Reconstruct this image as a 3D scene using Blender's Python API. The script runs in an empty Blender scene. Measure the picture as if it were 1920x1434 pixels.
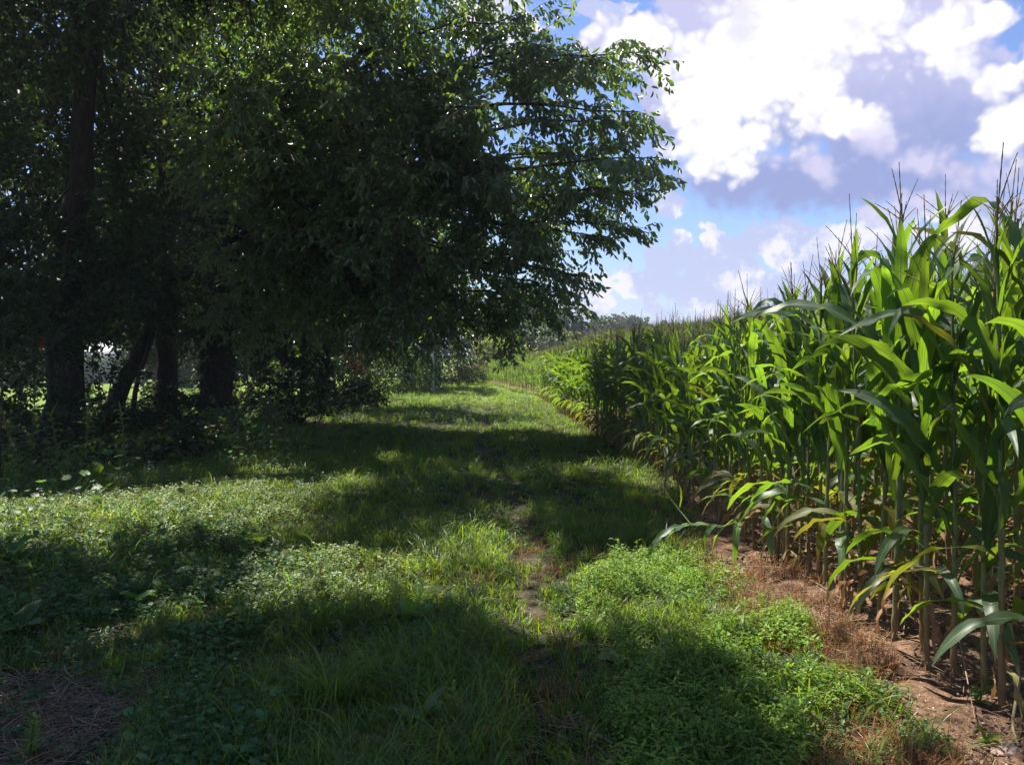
import bpy, math, random
import numpy as np
from mathutils import Vector, Matrix, Euler

R = np.random.default_rng(11)
random.seed(5)
SC = bpy.context.scene
COL = SC.collection
rad = math.radians

# ------------------------------------------------------------------ camera
CAM_Z, F_PX = 1.6, 1630.0
PITCH = rad(-2.0)
cam_d = bpy.data.cameras.new('camera')
cam_d.sensor_width = 36.0
cam_d.lens = 36.0 * F_PX / 1920.0
cam_d.clip_start = 0.05
cam_d.clip_end = 3000
cam = bpy.data.objects.new('camera', cam_d)
cam.location = (0, 0, CAM_Z)
cam.rotation_euler = (rad(90) + PITCH, 0, 0)
COL.objects.link(cam)
SC.camera = cam


def ray(px, py):
    xc, yc = (px - 960) / F_PX, -(py - 717) / F_PX
    c, s = math.cos(PITCH), math.sin(PITCH)
    return np.array([xc, c - yc * s, s + yc * c])


def W(px, py, d):                       # the point at depth d (metres along +Y) seen at pixel
    r = ray(px, py)
    r = r / r[1] * d
    return np.array([r[0], r[1], CAM_Z + r[2]])


def G(px, py, z=0.0):                   # the ground point at pixel
    r = ray(px, py)
    return (r * ((z - CAM_Z) / r[2]))[:2]


# ------------------------------------------------------------------ render settings, sun, sky
SC.view_settings.view_transform = 'Standard'
SC.view_settings.look = 'None'
SC.view_settings.exposure = 1.2
SC.view_settings.gamma = 1.0
SC.view_settings.use_curve_mapping = False
cy = SC.cycles
cy.use_denoising = True
cy.max_bounces = 7
cy.diffuse_bounces = 2
cy.glossy_bounces = 2
cy.transmission_bounces = 4
cy.transparent_max_bounces = 4
cy.caustics_reflective = False
cy.caustics_refractive = False
cy.sample_clamp_indirect = 3.0

SUN_AZ, SUN_EL = rad(-42), rad(60)      # azimuth from +Y, negative = to the left
TOSUN = np.array([math.sin(SUN_AZ) * math.cos(SUN_EL), math.cos(SUN_AZ) * math.cos(SUN_EL), math.sin(SUN_EL)])
sl = bpy.data.lights.new('sun', 'SUN')
sl.energy = 5.0
sl.angle = rad(0.53)
sl.color = (1.0, 0.95, 0.84)
so = bpy.data.objects.new('sun', sl)
so.rotation_euler = Vector(-TOSUN).to_track_quat('-Z', 'Y').to_euler()
so.location = (-20, 20, 40)
COL.objects.link(so)


class NT:
    """small helper to write node trees as expressions"""
    def __init__(s, nt):
        s.nt = nt

    def n(s, t, **k):
        o = s.nt.nodes.new(t)
        for a, b in k.items():
            setattr(o, a, b)
        return o

    def put(s, sock, v):
        if isinstance(v, (int, float)):
            sock.default_value = v
        elif isinstance(v, (tuple, list)):
            v = tuple(v)
            if len(sock.default_value) == 4 and len(v) == 3:
                v = v + (1.0,)
            sock.default_value = v
        else:
            s.nt.links.new(v, sock)

    def m(s, op, a, b=0.0, c=0.0, clamp=False):
        o = s.n('ShaderNodeMath', operation=op, use_clamp=clamp)
        s.put(o.inputs[0], a); s.put(o.inputs[1], b); s.put(o.inputs[2], c)
        return o.outputs[0]

    def v(s, op, a, b=(0, 0, 0)):
        o = s.n('ShaderNodeVectorMath', operation=op)
        s.put(o.inputs[0], a); s.put(o.inputs[1], b)
        return o.outputs['Value'] if op in ('LENGTH', 'DOT_PRODUCT') else o.outputs[0]

    def step(s, x, lo, hi, a=0.0, b=1.0):
        o = s.n('ShaderNodeMapRange', interpolation_type='SMOOTHSTEP')
        for i, q in enumerate((x, lo, hi, a, b)):
            s.put(o.inputs[i], q)
        return o.outputs[0]

    def mix(s, f, a, b, blend='MIX'):
        o = s.n('ShaderNodeMix', data_type='RGBA', blend_type=blend)
        s.put(o.inputs[0], f); s.put(o.inputs[6], a); s.put(o.inputs[7], b)
        return o.outputs[2]

    def noise(s, vec, scale, detail=4, rough=0.5, dist=0.0, out=0):
        o = s.n('ShaderNodeTexNoise')
        s.put(o.inputs['Vector'], vec)
        o.inputs['Scale'].default_value = scale
        o.inputs['Detail'].default_value = detail
        o.inputs['Roughness'].default_value = rough
        o.inputs['Distortion'].default_value = dist
        return o.outputs[out]


world = bpy.data.worlds.new('World')
SC.world = world
world.use_nodes = True
wt = world.node_tree
wt.nodes.clear()
w = NT(wt)
sky = w.n('ShaderNodeTexSky', sky_type='NISHITA')
sky.sun_disc = False
sky.sun_elevation = SUN_EL
sky.sun_rotation = SUN_AZ
sky.air_density = 1.0
sky.dust_density = 0.6
sky.ozone_density = 1.6
SKY_S = 0.05
EXPO = 2 ** 1.2
tc = w.n('ShaderNodeTexCoord')
D = tc.outputs['Generated']
sep = w.n('ShaderNodeSeparateXYZ')
w.put(sep.inputs[0], D)
az = w.m('ARCTAN2', sep.outputs[0], sep.outputs[1])
el = w.m('ARCSINE', sep.outputs[2])
cmb = w.n('ShaderNodeCombineXYZ')
w.put(cmb.inputs[0], az); w.put(cmb.inputs[1], el)
P0 = cmb.outputs[0]
n_big = w.v('SUBTRACT', w.noise(D, 6.0, 2, 0.5, out=1), (0.5, 0.5, 0.5))
n_mid = w.v('SUBTRACT', w.noise(D, 19.0, 2, 0.5, out=1), (0.5, 0.5, 0.5))
P1 = w.v('ADD', P0, w.v('ADD', w.v('MULTIPLY', n_big, (0.07, 0.05, 0)), w.v('MULTIPLY', n_mid, (0.03, 0.03, 0))))
P2 = w.v('ADD', P0, w.v('ADD', w.v('MULTIPLY', n_big, (0.07, 0.05, 0)), w.v('MULTIPLY', n_mid, (0.03, 0.03, 0))))


def voro(scale, warp):
    v = w.n('ShaderNodeTexVoronoi', feature='SMOOTH_F1')
    v.inputs['Scale'].default_value = scale
    v.inputs['Smoothness'].default_value = 0.35
    w.put(v.inputs['Vector'], w.v('ADD', D, w.v('MULTIPLY', n_mid, (warp, warp, warp))))
    return w.m('SUBTRACT', 0.5, v.outputs['Distance'])


# cauliflower edges: rounded cells of three sizes and a little fine noise
fine_n = w.m('SUBTRACT', w.noise(D, 60.0, 5, 0.6), 0.5)
mid_n = w.m('SUBTRACT', w.noise(D, 16.0, 4, 0.55), 0.5)
puff = w.m('ADD', w.m('ADD', w.m('MULTIPLY', voro(17.0, 0.05), 0.50), w.m('MULTIPLY', voro(41.0, 0.03), 0.38)), w.m('MULTIPLY', voro(95.0, 0.02), 0.28))
rough_f = w.m('ADD', w.m('ADD', puff, w.m('MULTIPLY', fine_n, 0.35)), w.m('MULTIPLY', mid_n, 0.5))
bil = fine_n


def azel(px, py):
    r = ray(px, py)
    r = r / np.linalg.norm(r)
    return math.atan2(r[0], r[1]), math.asin(r[2])


def blobs(P, lst, soft=0.12):
    acc = None
    for px, py, rx, ry in lst:
        a, e = azel(px, py)
        dv = w.v('MULTIPLY', w.v('SUBTRACT', P, (a, e, 0)), (F_PX / rx, F_PX / ry, 0))
        f = w.m('SUBTRACT', 1.0, w.v('LENGTH', dv))
        acc = f if acc is None else w.m('SMOOTH_MAX', acc, f, soft)
    return acc


# clouds outside the frame continue the same weather: cumulus of about half cover
inv = w.m('DIVIDE', 1.0, w.m('ADD', w.m('MAXIMUM', sep.outputs[2], 0.0), 0.12))
Q = w.v('MULTIPLY', D, (1, 1, 1))
sc_ = w.n('ShaderNodeVectorMath', operation='SCALE')
w.put(sc_.inputs[0], Q); w.put(sc_.inputs['Scale'], inv)
gen = w.noise(sc_.outputs[0], 0.9, 6, 0.55, 0.3)
inframe = w.m('MULTIPLY', w.step(w.m('ABSOLUTE', w.m('ADD', az, -0.1)), 0.75, 0.5), w.step(el, 0.62, 0.46))
genf = w.m('SUBTRACT', w.m('MULTIPLY', w.m('SUBTRACT', gen, 0.545), 3.0), w.m('MULTIPLY', inframe, 3.0))

body = blobs(P1, [(1400, 170, 270, 230), (1640, 110, 230, 170), (1690, 260, 230, 170), (1480, 335, 260, 85),
                  (1750, 345, 220, 85), (1900, 260, 90, 130), (1330, 10, 150, 90), (1170, 75, 95, 60),
                  (1842, 38, 46, 32), (1862, 152, 52, 30), (1905, 190, 40, 40)])
low = blobs(P1, [(1455, 468, 130, 60), (1300, 500, 150, 60), (1390, 560, 300, 85), (1200, 550, 110, 60), (1640, 455, 150, 90),
                 (1835, 440, 120, 80), (1110, 590, 80, 42), (1250, 385, 40, 40), (1780, 540, 300, 90), (1550, 590, 420, 60), (760, 560, 300, 120),
                 (520, 300, 300, 200), (200, 420, 260, 180), (900, 30, 160, 60), (1120, 10, 110, 22)])
lit = blobs(P2, [(1370, 140, 190, 160), (1540, 40, 270, 120), (1740, 85, 115, 90), (1400, 265, 120, 76), (1330, 250, 110, 90),
                 (1500, 150, 140, 120), (1600, 228, 90, 52), (1842, 36, 60, 50), (1862, 150, 64, 42), (1900, 240, 80, 95),
                 (1170, 75, 100, 70)])
a_body = w.step(w.m('ADD', body, w.m('MULTIPLY', rough_f, 0.8)), 0.08, w.step(el, 0.20, 0.27, 0.62, 0.26))
a_low = w.step(w.m('ADD', low, w.m('MULTIPLY', rough_f, 1.5)), 0.18, 0.38)
a_lit = w.step(w.m('ADD', lit, w.m('MULTIPLY', rough_f, 1.1)), 0.18, 0.60)
a_gen = w.step(w.m('ADD', genf, w.m('MULTIPLY', rough_f, 0.4)), 0.0, 0.3)
K = 1.0 / SKY_S / EXPO
white = tuple(c * K for c in (1.12, 1.10, 1.10))
shade = w.mix(w.step(w.m('ADD', el, w.m('MULTIPLY', rough_f, 0.06)), 0.19, 0.31),
              tuple(c * K for c in (0.32, 0.39, 0.72)), tuple(c * K for c in (0.60, 0.61, 0.90)))
skyc = w.mix(1.0, sky.outputs[0], (0.98, 1.12, 1.5), 'MULTIPLY')
horizon_haze = w.step(el, 0.16, 0.0)
c0 = w.mix(w.m('MULTIPLY', horizon_haze, 0.35), skyc, tuple(c * K for c in (0.50, 0.60, 0.92)))
v17 = voro(14.0, 0.05)
lowc = w.mix(w.step(w.m('ADD', v17, w.m('MULTIPLY', fine_n, 0.9)), -0.04, 0.22), tuple(c * K for c in (0.56, 0.62, 0.92)), tuple(c * K for c in (0.97, 0.95, 1.02)))
c1 = w.mix(w.m('MULTIPLY', a_low, 0.95), c0, lowc)
c2 = w.mix(a_body, c1, shade)
c3 = w.mix(w.m('MULTIPLY', a_lit, w.m('MAXIMUM', a_body, w.m('MULTIPLY', a_lit, 0.6))), c2, w.mix(w.step(mid_n, 0.02, 0.22), white, tuple(c * K for c in (0.86, 0.85, 0.97))))
wisp = blobs(P1, [(1740, 300, 95, 42), (1515, 300, 40, 60), (1640, 255, 60, 50), (1450, 300, 60, 40), (1680, 395, 160, 30), (1860, 330, 90, 60)])
a_w = w.m('MULTIPLY', w.step(w.m('ADD', wisp, w.m('MULTIPLY', rough_f, 1.5)), 0.1, 0.9), 0.8)
c3 = w.mix(a_w, c3, tuple(c * K for c in (0.78, 0.74, 0.98)))
gcol = w.mix(w.step(genf, 0.1, 0.75), tuple(c * K for c in (0.8, 0.8, 0.85)), tuple(c * K for c in (0.4, 0.42, 0.6)))
c4 = w.mix(a_gen, c3, gcol)
c5 = w.mix(w.step(el, -0.02, -0.06), c4, tuple(c * K for c in (0.06, 0.07, 0.03)))
bg = w.n('ShaderNodeBackground')
w.put(bg.inputs[0], c5)
bg.inputs[1].default_value = SKY_S
wo = w.n('ShaderNodeOutputWorld')
wt.links.new(bg.outputs[0], wo.inputs[0])
world.cycles.sampling_method = 'MANUAL'
world.cycles.sample_map_resolution = 512


# ------------------------------------------------------------------ mesh and object helpers
def mesh_np(name, V, F, mats, co=None, smooth=True, midx=None):
    """V: n x 3; F: list of face arrays (k x 3 or k x 4); co: per-vertex vector stored as attribute 'co'"""
    me = bpy.data.meshes.new(name)
    V = np.asarray(V, np.float32)
    F = [np.asarray(f, np.int32) for f in (F if isinstance(F, list) else [F]) if len(f)]
    me.vertices.add(len(V))
    me.vertices.foreach_set('co', V.ravel())
    nl = sum(f.size for f in F)
    npoly = sum(len(f) for f in F)
    me.loops.add(nl)
    me.loops.foreach_set('vertex_index', np.concatenate([f.ravel() for f in F]))
    me.polygons.add(npoly)
    st, o = [], 0
    for f in F:
        st.append(o + np.arange(len(f)) * f.shape[1])
        o += f.size
    me.polygons.foreach_set('loop_start', np.concatenate(st).astype(np.int32))
    if smooth:
        me.polygons.foreach_set('use_smooth', np.ones(npoly, bool))
    for mt in (mats if isinstance(mats, (list, tuple)) else [mats]):
        me.materials.append(mt)
    if midx is not None:
        me.polygons.foreach_set('material_index', np.asarray(midx, np.int32))
    if co is not None:
        at = me.attributes.new('co', 'FLOAT_VECTOR', 'POINT')
        at.data.foreach_set('vector', np.asarray(co, np.float32).ravel())
    me.update(calc_edges=True)
    return me


class Acc:
    """gathers pieces of geometry into one mesh"""
    def __init__(s):
        s.V, s.F3, s.F4, s.C, s.n = [], [], [], [], 0
        s.m3, s.m4 = [], []

    def add(s, V, F, co=None, mi=0):
        V = np.asarray(V, float)
        F = np.asarray(F)
        s.V.append(V)
        s.C.append(np.zeros((len(V), 3)) if co is None else co)
        if F.shape[1] == 3:
            s.F3.append(F + s.n); s.m3 += [mi] * len(F)
        else:
            s.F4.append(F + s.n); s.m4 += [mi] * len(F)
        s.n += len(V)
        return s

    def mesh(s, name, mats, smooth=True):
        F = ([np.concatenate(s.F3)] if s.F3 else []) + ([np.concatenate(s.F4)] if s.F4 else [])
        mi = (s.m3 if s.F3 else []) + (s.m4 if s.F4 else [])
        return mesh_np(name, np.concatenate(s.V), F, mats, np.concatenate(s.C), smooth, mi)


def ob(name, me, parent=None, loc=None, kind=None, rot=None):
    o = bpy.data.objects.new(name, me)
    COL.objects.link(o)
    if parent is not None:
        o.parent = parent
    if loc is not None:
        o.location = loc
    if rot is not None:
        o.rotation_euler = rot
    if kind:
        o['kind'] = kind
    return o


def tag(o, label, cat, group=None):
    o['label'] = label
    o['category'] = cat
    if group:
        o['group'] = group
    return o


def thing(name, label, cat, loc=(0, 0, 0), rz=0.0, group=None):
    o = bpy.data.objects.new(name, None)
    o.empty_display_size = 0.1
    COL.objects.link(o)
    o.location = loc
    o.rotation_euler = (0, 0, rz)
    return tag(o, label, cat, group)


def tube(pts, radii, sides=6, cap=True):
    pts = np.asarray(pts, float)
    n = len(pts)
    rr = np.broadcast_to(np.asarray(radii, float), (n,))
    T = np.gradient(pts, axis=0)
    T /= np.linalg.norm(T, axis=1)[:, None] + 1e-9
    ref = np.array([0, 0, 1.0]) if abs(T[0, 2]) < 0.9 else np.array([1.0, 0, 0])
    A = np.cross(T, ref)
    A /= np.linalg.norm(A, axis=1)[:, None] + 1e-9
    B = np.cross(T, A)
    th = np.arange(sides) / sides * 2 * np.pi
    V = pts[:, None, :] + rr[:, None, None] * (np.cos(th)[None, :, None] * A[:, None, :] + np.sin(th)[None, :, None] * B[:, None, :])
    V = V.reshape(-1, 3)
    i = np.arange(n - 1)[:, None] * sides
    j = np.arange(sides)[None, :]
    k = (np.arange(sides) + 1) % sides
    F = np.stack([i + j, i + k[None, :], i + sides + k[None, :], i + sides + j], -1).reshape(-1, 4)
    co = np.stack([np.tile(np.arange(sides) / sides, n), np.repeat(np.linspace(0, 1, n), sides), np.zeros(n * sides)], 1)
    return V, F, co


def bez(p0, p1, p2, n):
    t = np.linspace(0, 1, n)[:, None]
    return (1 - t) ** 2 * np.asarray(p0) + 2 * t * (1 - t) * np.asarray(p1) + t * t * np.asarray(p2)


def strip(L, wf, a0, a1, power=1.0, fold=0.25, ripple=0.0, twist=0.0, seg=12, cross=5, kink=None, seed=0, rmul=3.0):
    """a leaf blade: starts at the origin along +X, rising at a0 and ending at a1 (radians)"""
    g = np.random.default_rng(seed)
    t = np.linspace(0, 1, seg + 1)
    ang = a0 + (a1 - a0) * t ** power
    if kink:
        ang = np.where(t > kink[0], ang - kink[1] * np.clip((t - kink[0]) / 0.1, 0, 1), ang)
    ds = L / seg
    am = 0.5 * (ang[1:] + ang[:-1])
    x = np.concatenate([[0], np.cumsum(np.cos(am) * ds)])
    z = np.concatenate([[0], np.cumsum(np.sin(am) * ds)])
    T = np.stack([np.cos(ang), 0 * ang, np.sin(ang)], 1)
    N = np.stack([-np.sin(ang), 0 * ang, np.cos(ang)], 1)
    Bn = np.tile([0, 1.0, 0], (seg + 1, 1))
    tw = twist * t
    Bt = np.cos(tw)[:, None] * Bn + np.sin(tw)[:, None] * N
    Nt = -np.sin(tw)[:, None] * Bn + np.cos(tw)[:, None] * N
    s = np.linspace(-1, 1, cross)
    wd = np.array([wf(q) for q in t])
    ph1, ph2 = g.uniform(0, 6.28, 2)
    fr = rmul * 2 * np.pi
    edge = np.stack([np.sin(fr * t + ph1) + 0.5 * np.sin(2.3 * fr * t + ph2), np.sin(fr * 1.1 * t + ph2) + 0.5 * np.sin(2.1 * fr * t + ph1)], 1) * ripple
    fa = fold * (1 - 0.6 * t)
    V = np.zeros((seg + 1, cross, 3))
    for j, q in enumerate(s):
        e = edge[:, 0 if q < 0 else 1] * abs(q) ** 1.5
        lat = wd * q * np.cos(fa)
        up = wd * abs(q) * np.sin(fa) + e * np.minimum(1, wd / (wd.max() + 1e-9))
        V[:, j] = np.stack([x, 0 * x, z], 1) + Bt * lat[:, None] + Nt * up[:, None]
    V = V.reshape(-1, 3)
    i = np.arange(seg)[:, None] * cross
    j = np.arange(cross - 1)[None, :]
    F = np.stack([i + j, i + j + 1, i + cross + j + 1, i + cross + j], -1).reshape(-1, 4)
    co = np.stack([np.tile(s, seg + 1), np.repeat(t, cross), np.full((seg + 1) * cross, g.uniform())], 1)
    return V, F, co


def xf(V, rz=0.0, sc=1.0, loc=(0, 0, 0), ry=0.0):
    V = np.asarray(V) * sc
    if ry:
        c, s = math.cos(ry), math.sin(ry)
        V = np.stack([V[:, 0] * c + V[:, 2] * s, V[:, 1], -V[:, 0] * s + V[:, 2] * c], 1)
    c, s = math.cos(rz), math.sin(rz)
    return np.stack([V[:, 0] * c - V[:, 1] * s, V[:, 0] * s + V[:, 1] * c, V[:, 2]], 1) + np.asarray(loc)


_ph = R.uniform(0, 6.28, (14, 2))
_fr = R.normal(0, 1, (14, 2))


def sn(x, y, f):                        # cheap smooth noise, about -1..1
    s = 0
    for k in range(14):
        s = s + np.sin((x * _fr[k, 0] + y * _fr[k, 1]) * f + _ph[k, 0])
    return s / 3.2


def inpoly(x, y, poly):
    poly = np.asarray(poly)
    r = np.zeros(np.shape(x), bool)
    j = len(poly) - 1
    for i in range(len(poly)):
        xi, yi = poly[i]; xj, yj = poly[j]
        c = ((yi > y) != (yj > y)) & (x < (xj - xi) * (y - yi) / (yj - yi + 1e-12) + xi)
        r ^= c
        j = i
    return r


def gpoly(*pts):
    return np.array([G(*p) for p in pts])


# ------------------------------------------------------------------ materials
def leaf_mat(name, base, trans, tf=0.4, rough=0.45, var=0.25, spec=0.5, veins=0.0, rib=None, world_var=0.0, hue=0.04, tip=None, tip_at=1.05):
    m = bpy.data.materials.new(name)
    m.use_nodes = True
    nt = m.node_tree
    nt.nodes.clear()
    q = NT(nt)
    at = q.n('ShaderNodeAttribute', attribute_name='co')
    sp = q.n('ShaderNodeSeparateXYZ')
    q.put(sp.inputs[0], at.outputs['Vector'])
    oi = q.n('ShaderNodeObjectInfo')
    r = q.m('FRACT', q.m('ADD', sp.outputs[2], oi.outputs['Random']))
    r2 = q.m('FRACT', q.m('MULTIPLY', r, 7.31))
    hs = q.n('ShaderNodeHueSaturation')
    hs2 = q.n('ShaderNodeHueSaturation')
    col, tcol = tuple(base), tuple(trans)
    if tip:
        tcx = q.n('ShaderNodeTexCoord')
        gn = q.noise(tcx.outputs['Object'], 30.0, 3)
        f = q.step(q.m('ADD', sp.outputs[1], q.m('MULTIPLY', gn, 0.5)), tip_at, tip_at + 0.2)
        col = q.mix(f, col, tip)
        tcol = q.mix(f, tcol, tip)
    if rib:
        f = q.step(q.m('ABSOLUTE', sp.outputs[0]), 0.13, 0.05)
        col = q.mix(q.m('MULTIPLY', f, 0.75), col, rib)
        tcol = q.mix(q.m('MULTIPLY', f, 0.8), tcol, tuple(c * 0.45 for c in rib))
    if veins:
        s = q.m('SINE', q.m('MULTIPLY', sp.outputs[0], 75.0))
        s2 = q.m('SINE', q.m('MULTIPLY', sp.outputs[0], 23.0))
        k = q.m('ADD', 1.0 - veins, q.m('MULTIPLY', q.m('ADD', s, s2), veins * 0.5))
        cb = q.n('ShaderNodeCombineXYZ')
        for i in range(3):
            q.put(cb.inputs[i], k)
        col = q.mix(1.0, col, cb.outputs[0], 'MULTIPLY')
        tcol = q.mix(1.0, tcol, cb.outputs[0], 'MULTIPLY')
    val = q.m('ADD', 1.0 - var, q.m('MULTIPLY', r, 2 * var))
    if world_var:
        ge = q.n('ShaderNodeNewGeometry')
        wn = q.noise(ge.outputs['Position'], 0.9, 3)
        val = q.m('MULTIPLY', val, q.m('ADD', 1.0 - world_var, q.m('MULTIPLY', wn, 2 * world_var)))
    hu = q.m('ADD', 0.5 - hue, q.m('MULTIPLY', r2, 2 * hue))
    for h, c in ((hs, col), (hs2, tcol)):
        q.put(h.inputs['Hue'], hu)
        q.put(h.inputs['Value'], val)
        q.put(h.inputs['Color'], c)
    pb = q.n('ShaderNodeBsdfPrincipled')
    q.put(pb.inputs['Base Color'], hs.outputs[0])
    pb.inputs['Roughness'].default_value = rough
    pb.inputs['Specular IOR Level'].default_value = spec
    tr = q.n('ShaderNodeBsdfTranslucent')
    q.put(tr.inputs[0], hs2.outputs[0])
    mx = q.n('ShaderNodeMixShader')
    mx.inputs[0].default_value = tf
    nt.links.new(pb.outputs[0], mx.inputs[1])
    nt.links.new(tr.outputs[0], mx.inputs[2])
    out = q.n('ShaderNodeOutputMaterial')
    nt.links.new(mx.outputs[0], out.inputs[0])
    return m


def solid_mat(name, c1, c2, scale=8.0, rough=0.85, bump=0.0, stretch=(1, 1, 1), spec=0.3):
    m = bpy.data.materials.new(name)
    m.use_nodes = True
    nt = m.node_tree
    q = NT(nt)
    pb = nt.nodes['Principled BSDF']
    tcx = q.n('ShaderNodeTexCoord')
    v = q.v('MULTIPLY', tcx.outputs['Object'], stretch)
    n1 = q.noise(v, scale, 6, 0.65)
    q.put(pb.inputs['Base Color'], q.mix(q.step(n1, 0.3, 0.7), tuple(c1), tuple(c2)))
    pb.inputs['Roughness'].default_value = rough
    pb.inputs['Specular IOR Level'].default_value = spec
    if bump:
        b = q.n('ShaderNodeBump')
        b.inputs['Strength'].default_value = bump
        b.inputs['Distance'].default_value = 0.02
        q.put(b.inputs['Height'], n1)
        nt.links.new(b.outputs[0], pb.inputs['Normal'])
    return m


M_corn = leaf_mat('corn_leaf', (0.066, 0.135, 0.058), (0.32, 0.54, 0.02), 0.50, 0.47, 0.3, 0.6, veins=0.28, rib=(0.30, 0.40, 0.18), hue=0.015, tip=(0.28, 0.19, 0.09), tip_at=1.19)
M_cornold = leaf_mat('corn_leaf_old', (0.13, 0.14, 0.03), (0.42, 0.46, 0.03), 0.45, 0.55, 0.25, 0.4, veins=0.2, rib=(0.3, 0.3, 0.13), tip=(0.32, 0.18, 0.07))
M_corndry = leaf_mat('corn_leaf_dry', (0.36, 0.25, 0.13), (0.4, 0.25, 0.08), 0.25, 0.8, 0.3, 0.2, veins=0.25)
M_tassel = leaf_mat('corn_tassel', (0.25, 0.22, 0.10), (0.28, 0.24, 0.08), 0.2, 0.8, 0.3, 0.2)
M_silk = leaf_mat('corn_silk', (0.16, 0.07, 0.03), (0.2, 0.08, 0.02), 0.2, 0.8, 0.3, 0.2)
M_husk = leaf_mat('corn_husk', (0.12, 0.2, 0.05), (0.2, 0.35, 0.04), 0.2, 0.5, 0.2, 0.4, veins=0.2)
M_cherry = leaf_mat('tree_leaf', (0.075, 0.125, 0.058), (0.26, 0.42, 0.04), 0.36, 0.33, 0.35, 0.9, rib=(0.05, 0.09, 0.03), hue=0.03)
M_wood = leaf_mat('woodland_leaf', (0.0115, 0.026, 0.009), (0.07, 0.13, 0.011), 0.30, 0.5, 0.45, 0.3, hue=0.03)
M_silver = leaf_mat('silvery_leaf', (0.085, 0.12, 0.06), (0.14, 0.2, 0.05), 0.3, 0.5, 0.35, 0.4)
M_lime = leaf_mat('lime_leaf', (0.12, 0.17, 0.02), (0.35, 0.42, 0.03), 0.4, 0.5, 0.3, 0.4)
M_far = leaf_mat('far_tree_leaf', (0.035, 0.065, 0.026), (0.09, 0.15, 0.03), 0.25, 0.5, 0.35, 0.3)
M_rust = leaf_mat('rusty_leaf', (0.13, 0.05, 0.025), (0.2, 0.06, 0.02), 0.3, 0.7, 0.4, 0.3)
M_grass = leaf_mat('grass_blade', (0.082, 0.142, 0.018), (0.33, 0.49, 0.025), 0.42, 0.45, 0.4, 0.45, world_var=0.35, hue=0.035, tip=(0.25, 0.22, 0.09))
M_chick = leaf_mat('herb_leaf', (0.15, 0.25, 0.028), (0.44, 0.64, 0.045), 0.42, 0.5, 0.3, 0.4, world_var=0.35, hue=0.025)
M_ivy = leaf_mat('creeper_leaf', (0.06, 0.135, 0.04), (0.19, 0.36, 0.05), 0.38, 0.5, 0.35, 0.4, world_var=0.25)
M_weed = leaf_mat('weed_leaf', (0.075, 0.15, 0.035), (0.28, 0.46, 0.035), 0.4, 0.48, 0.3, 0.45, veins=0.0, rib=(0.14, 0.22, 0.07))
M_pale = leaf_mat('pale_weed_leaf', (0.125, 0.20, 0.03), (0.42, 0.52, 0.045), 0.4, 0.5, 0.2, 0.4, rib=(0.25, 0.28, 0.12))
M_dryg = leaf_mat('dry_grass', (0.27, 0.135, 0.065), (0.35, 0.17, 0.06), 0.3, 0.8, 0.4, 0.2, hue=0.02)
M_straw = leaf_mat('straw', (0.32, 0.235, 0.15), (0.3, 0.2, 0.1), 0.15, 0.8, 0.5, 0.2)
M_stem = leaf_mat('weed_stem', (0.09, 0.12, 0.04), (0.1, 0.15, 0.03), 0.1, 0.6, 0.2, 0.3)
M_deadleaf = leaf_mat('dead_leaf', (0.26, 0.11, 0.04), (0.35, 0.14, 0.03), 0.3, 0.7, 0.3, 0.3, rib=(0.3, 0.2, 0.1))
M_flower = leaf_mat('white_petal', (0.7, 0.7, 0.62), (0.6, 0.6, 0.5), 0.3, 0.7, 0.1, 0.2)
M_bark = solid_mat('bark', (0.014, 0.012, 0.011), (0.045, 0.038, 0.033), 9.0, 0.95, 0.9, (3, 3, 0.5))
M_twig = solid_mat('twig_bark', (0.045, 0.035, 0.028), (0.10, 0.08, 0.06), 20.0, 0.9)
M_stone = solid_mat('pink_stone', (0.42, 0.27, 0.22), (0.55, 0.40, 0.34), 14.0, 0.85, 0.5)
M_chip = solid_mat('pale_chips', (0.30, 0.23, 0.17), (0.55, 0.47, 0.38), 60.0, 0.9)
M_clod = solid_mat('soil_clod', (0.09, 0.05, 0.032), (0.19, 0.115, 0.075), 30.0, 0.95, 0.5)
M_post = solid_mat('weathered_post', (0.30, 0.29, 0.26), (0.45, 0.44, 0.40), 20.0, 0.8, 0.2, (4, 4, 0.6))
M_tag = solid_mat('white_tag', (0.7, 0.7, 0.68), (0.8, 0.8, 0.78), 10.0, 0.6)
M_red = leaf_mat('red_ribbon', (0.75, 0.04, 0.012), (0.9, 0.06, 0.01), 0.4, 0.6, 0.05, 0.3)
M_wall = solid_mat('pale_siding', (0.45, 0.47, 0.48), (0.55, 0.57, 0.58), 4.0, 0.8)
M_roof = solid_mat('white_roofing', (0.72, 0.73, 0.74), (0.82, 0.82, 0.82), 3.0, 0.5)
M_dark = solid_mat('dark_glass', (0.02, 0.025, 0.03), (0.035, 0.04, 0.045), 3.0, 0.15)

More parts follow.
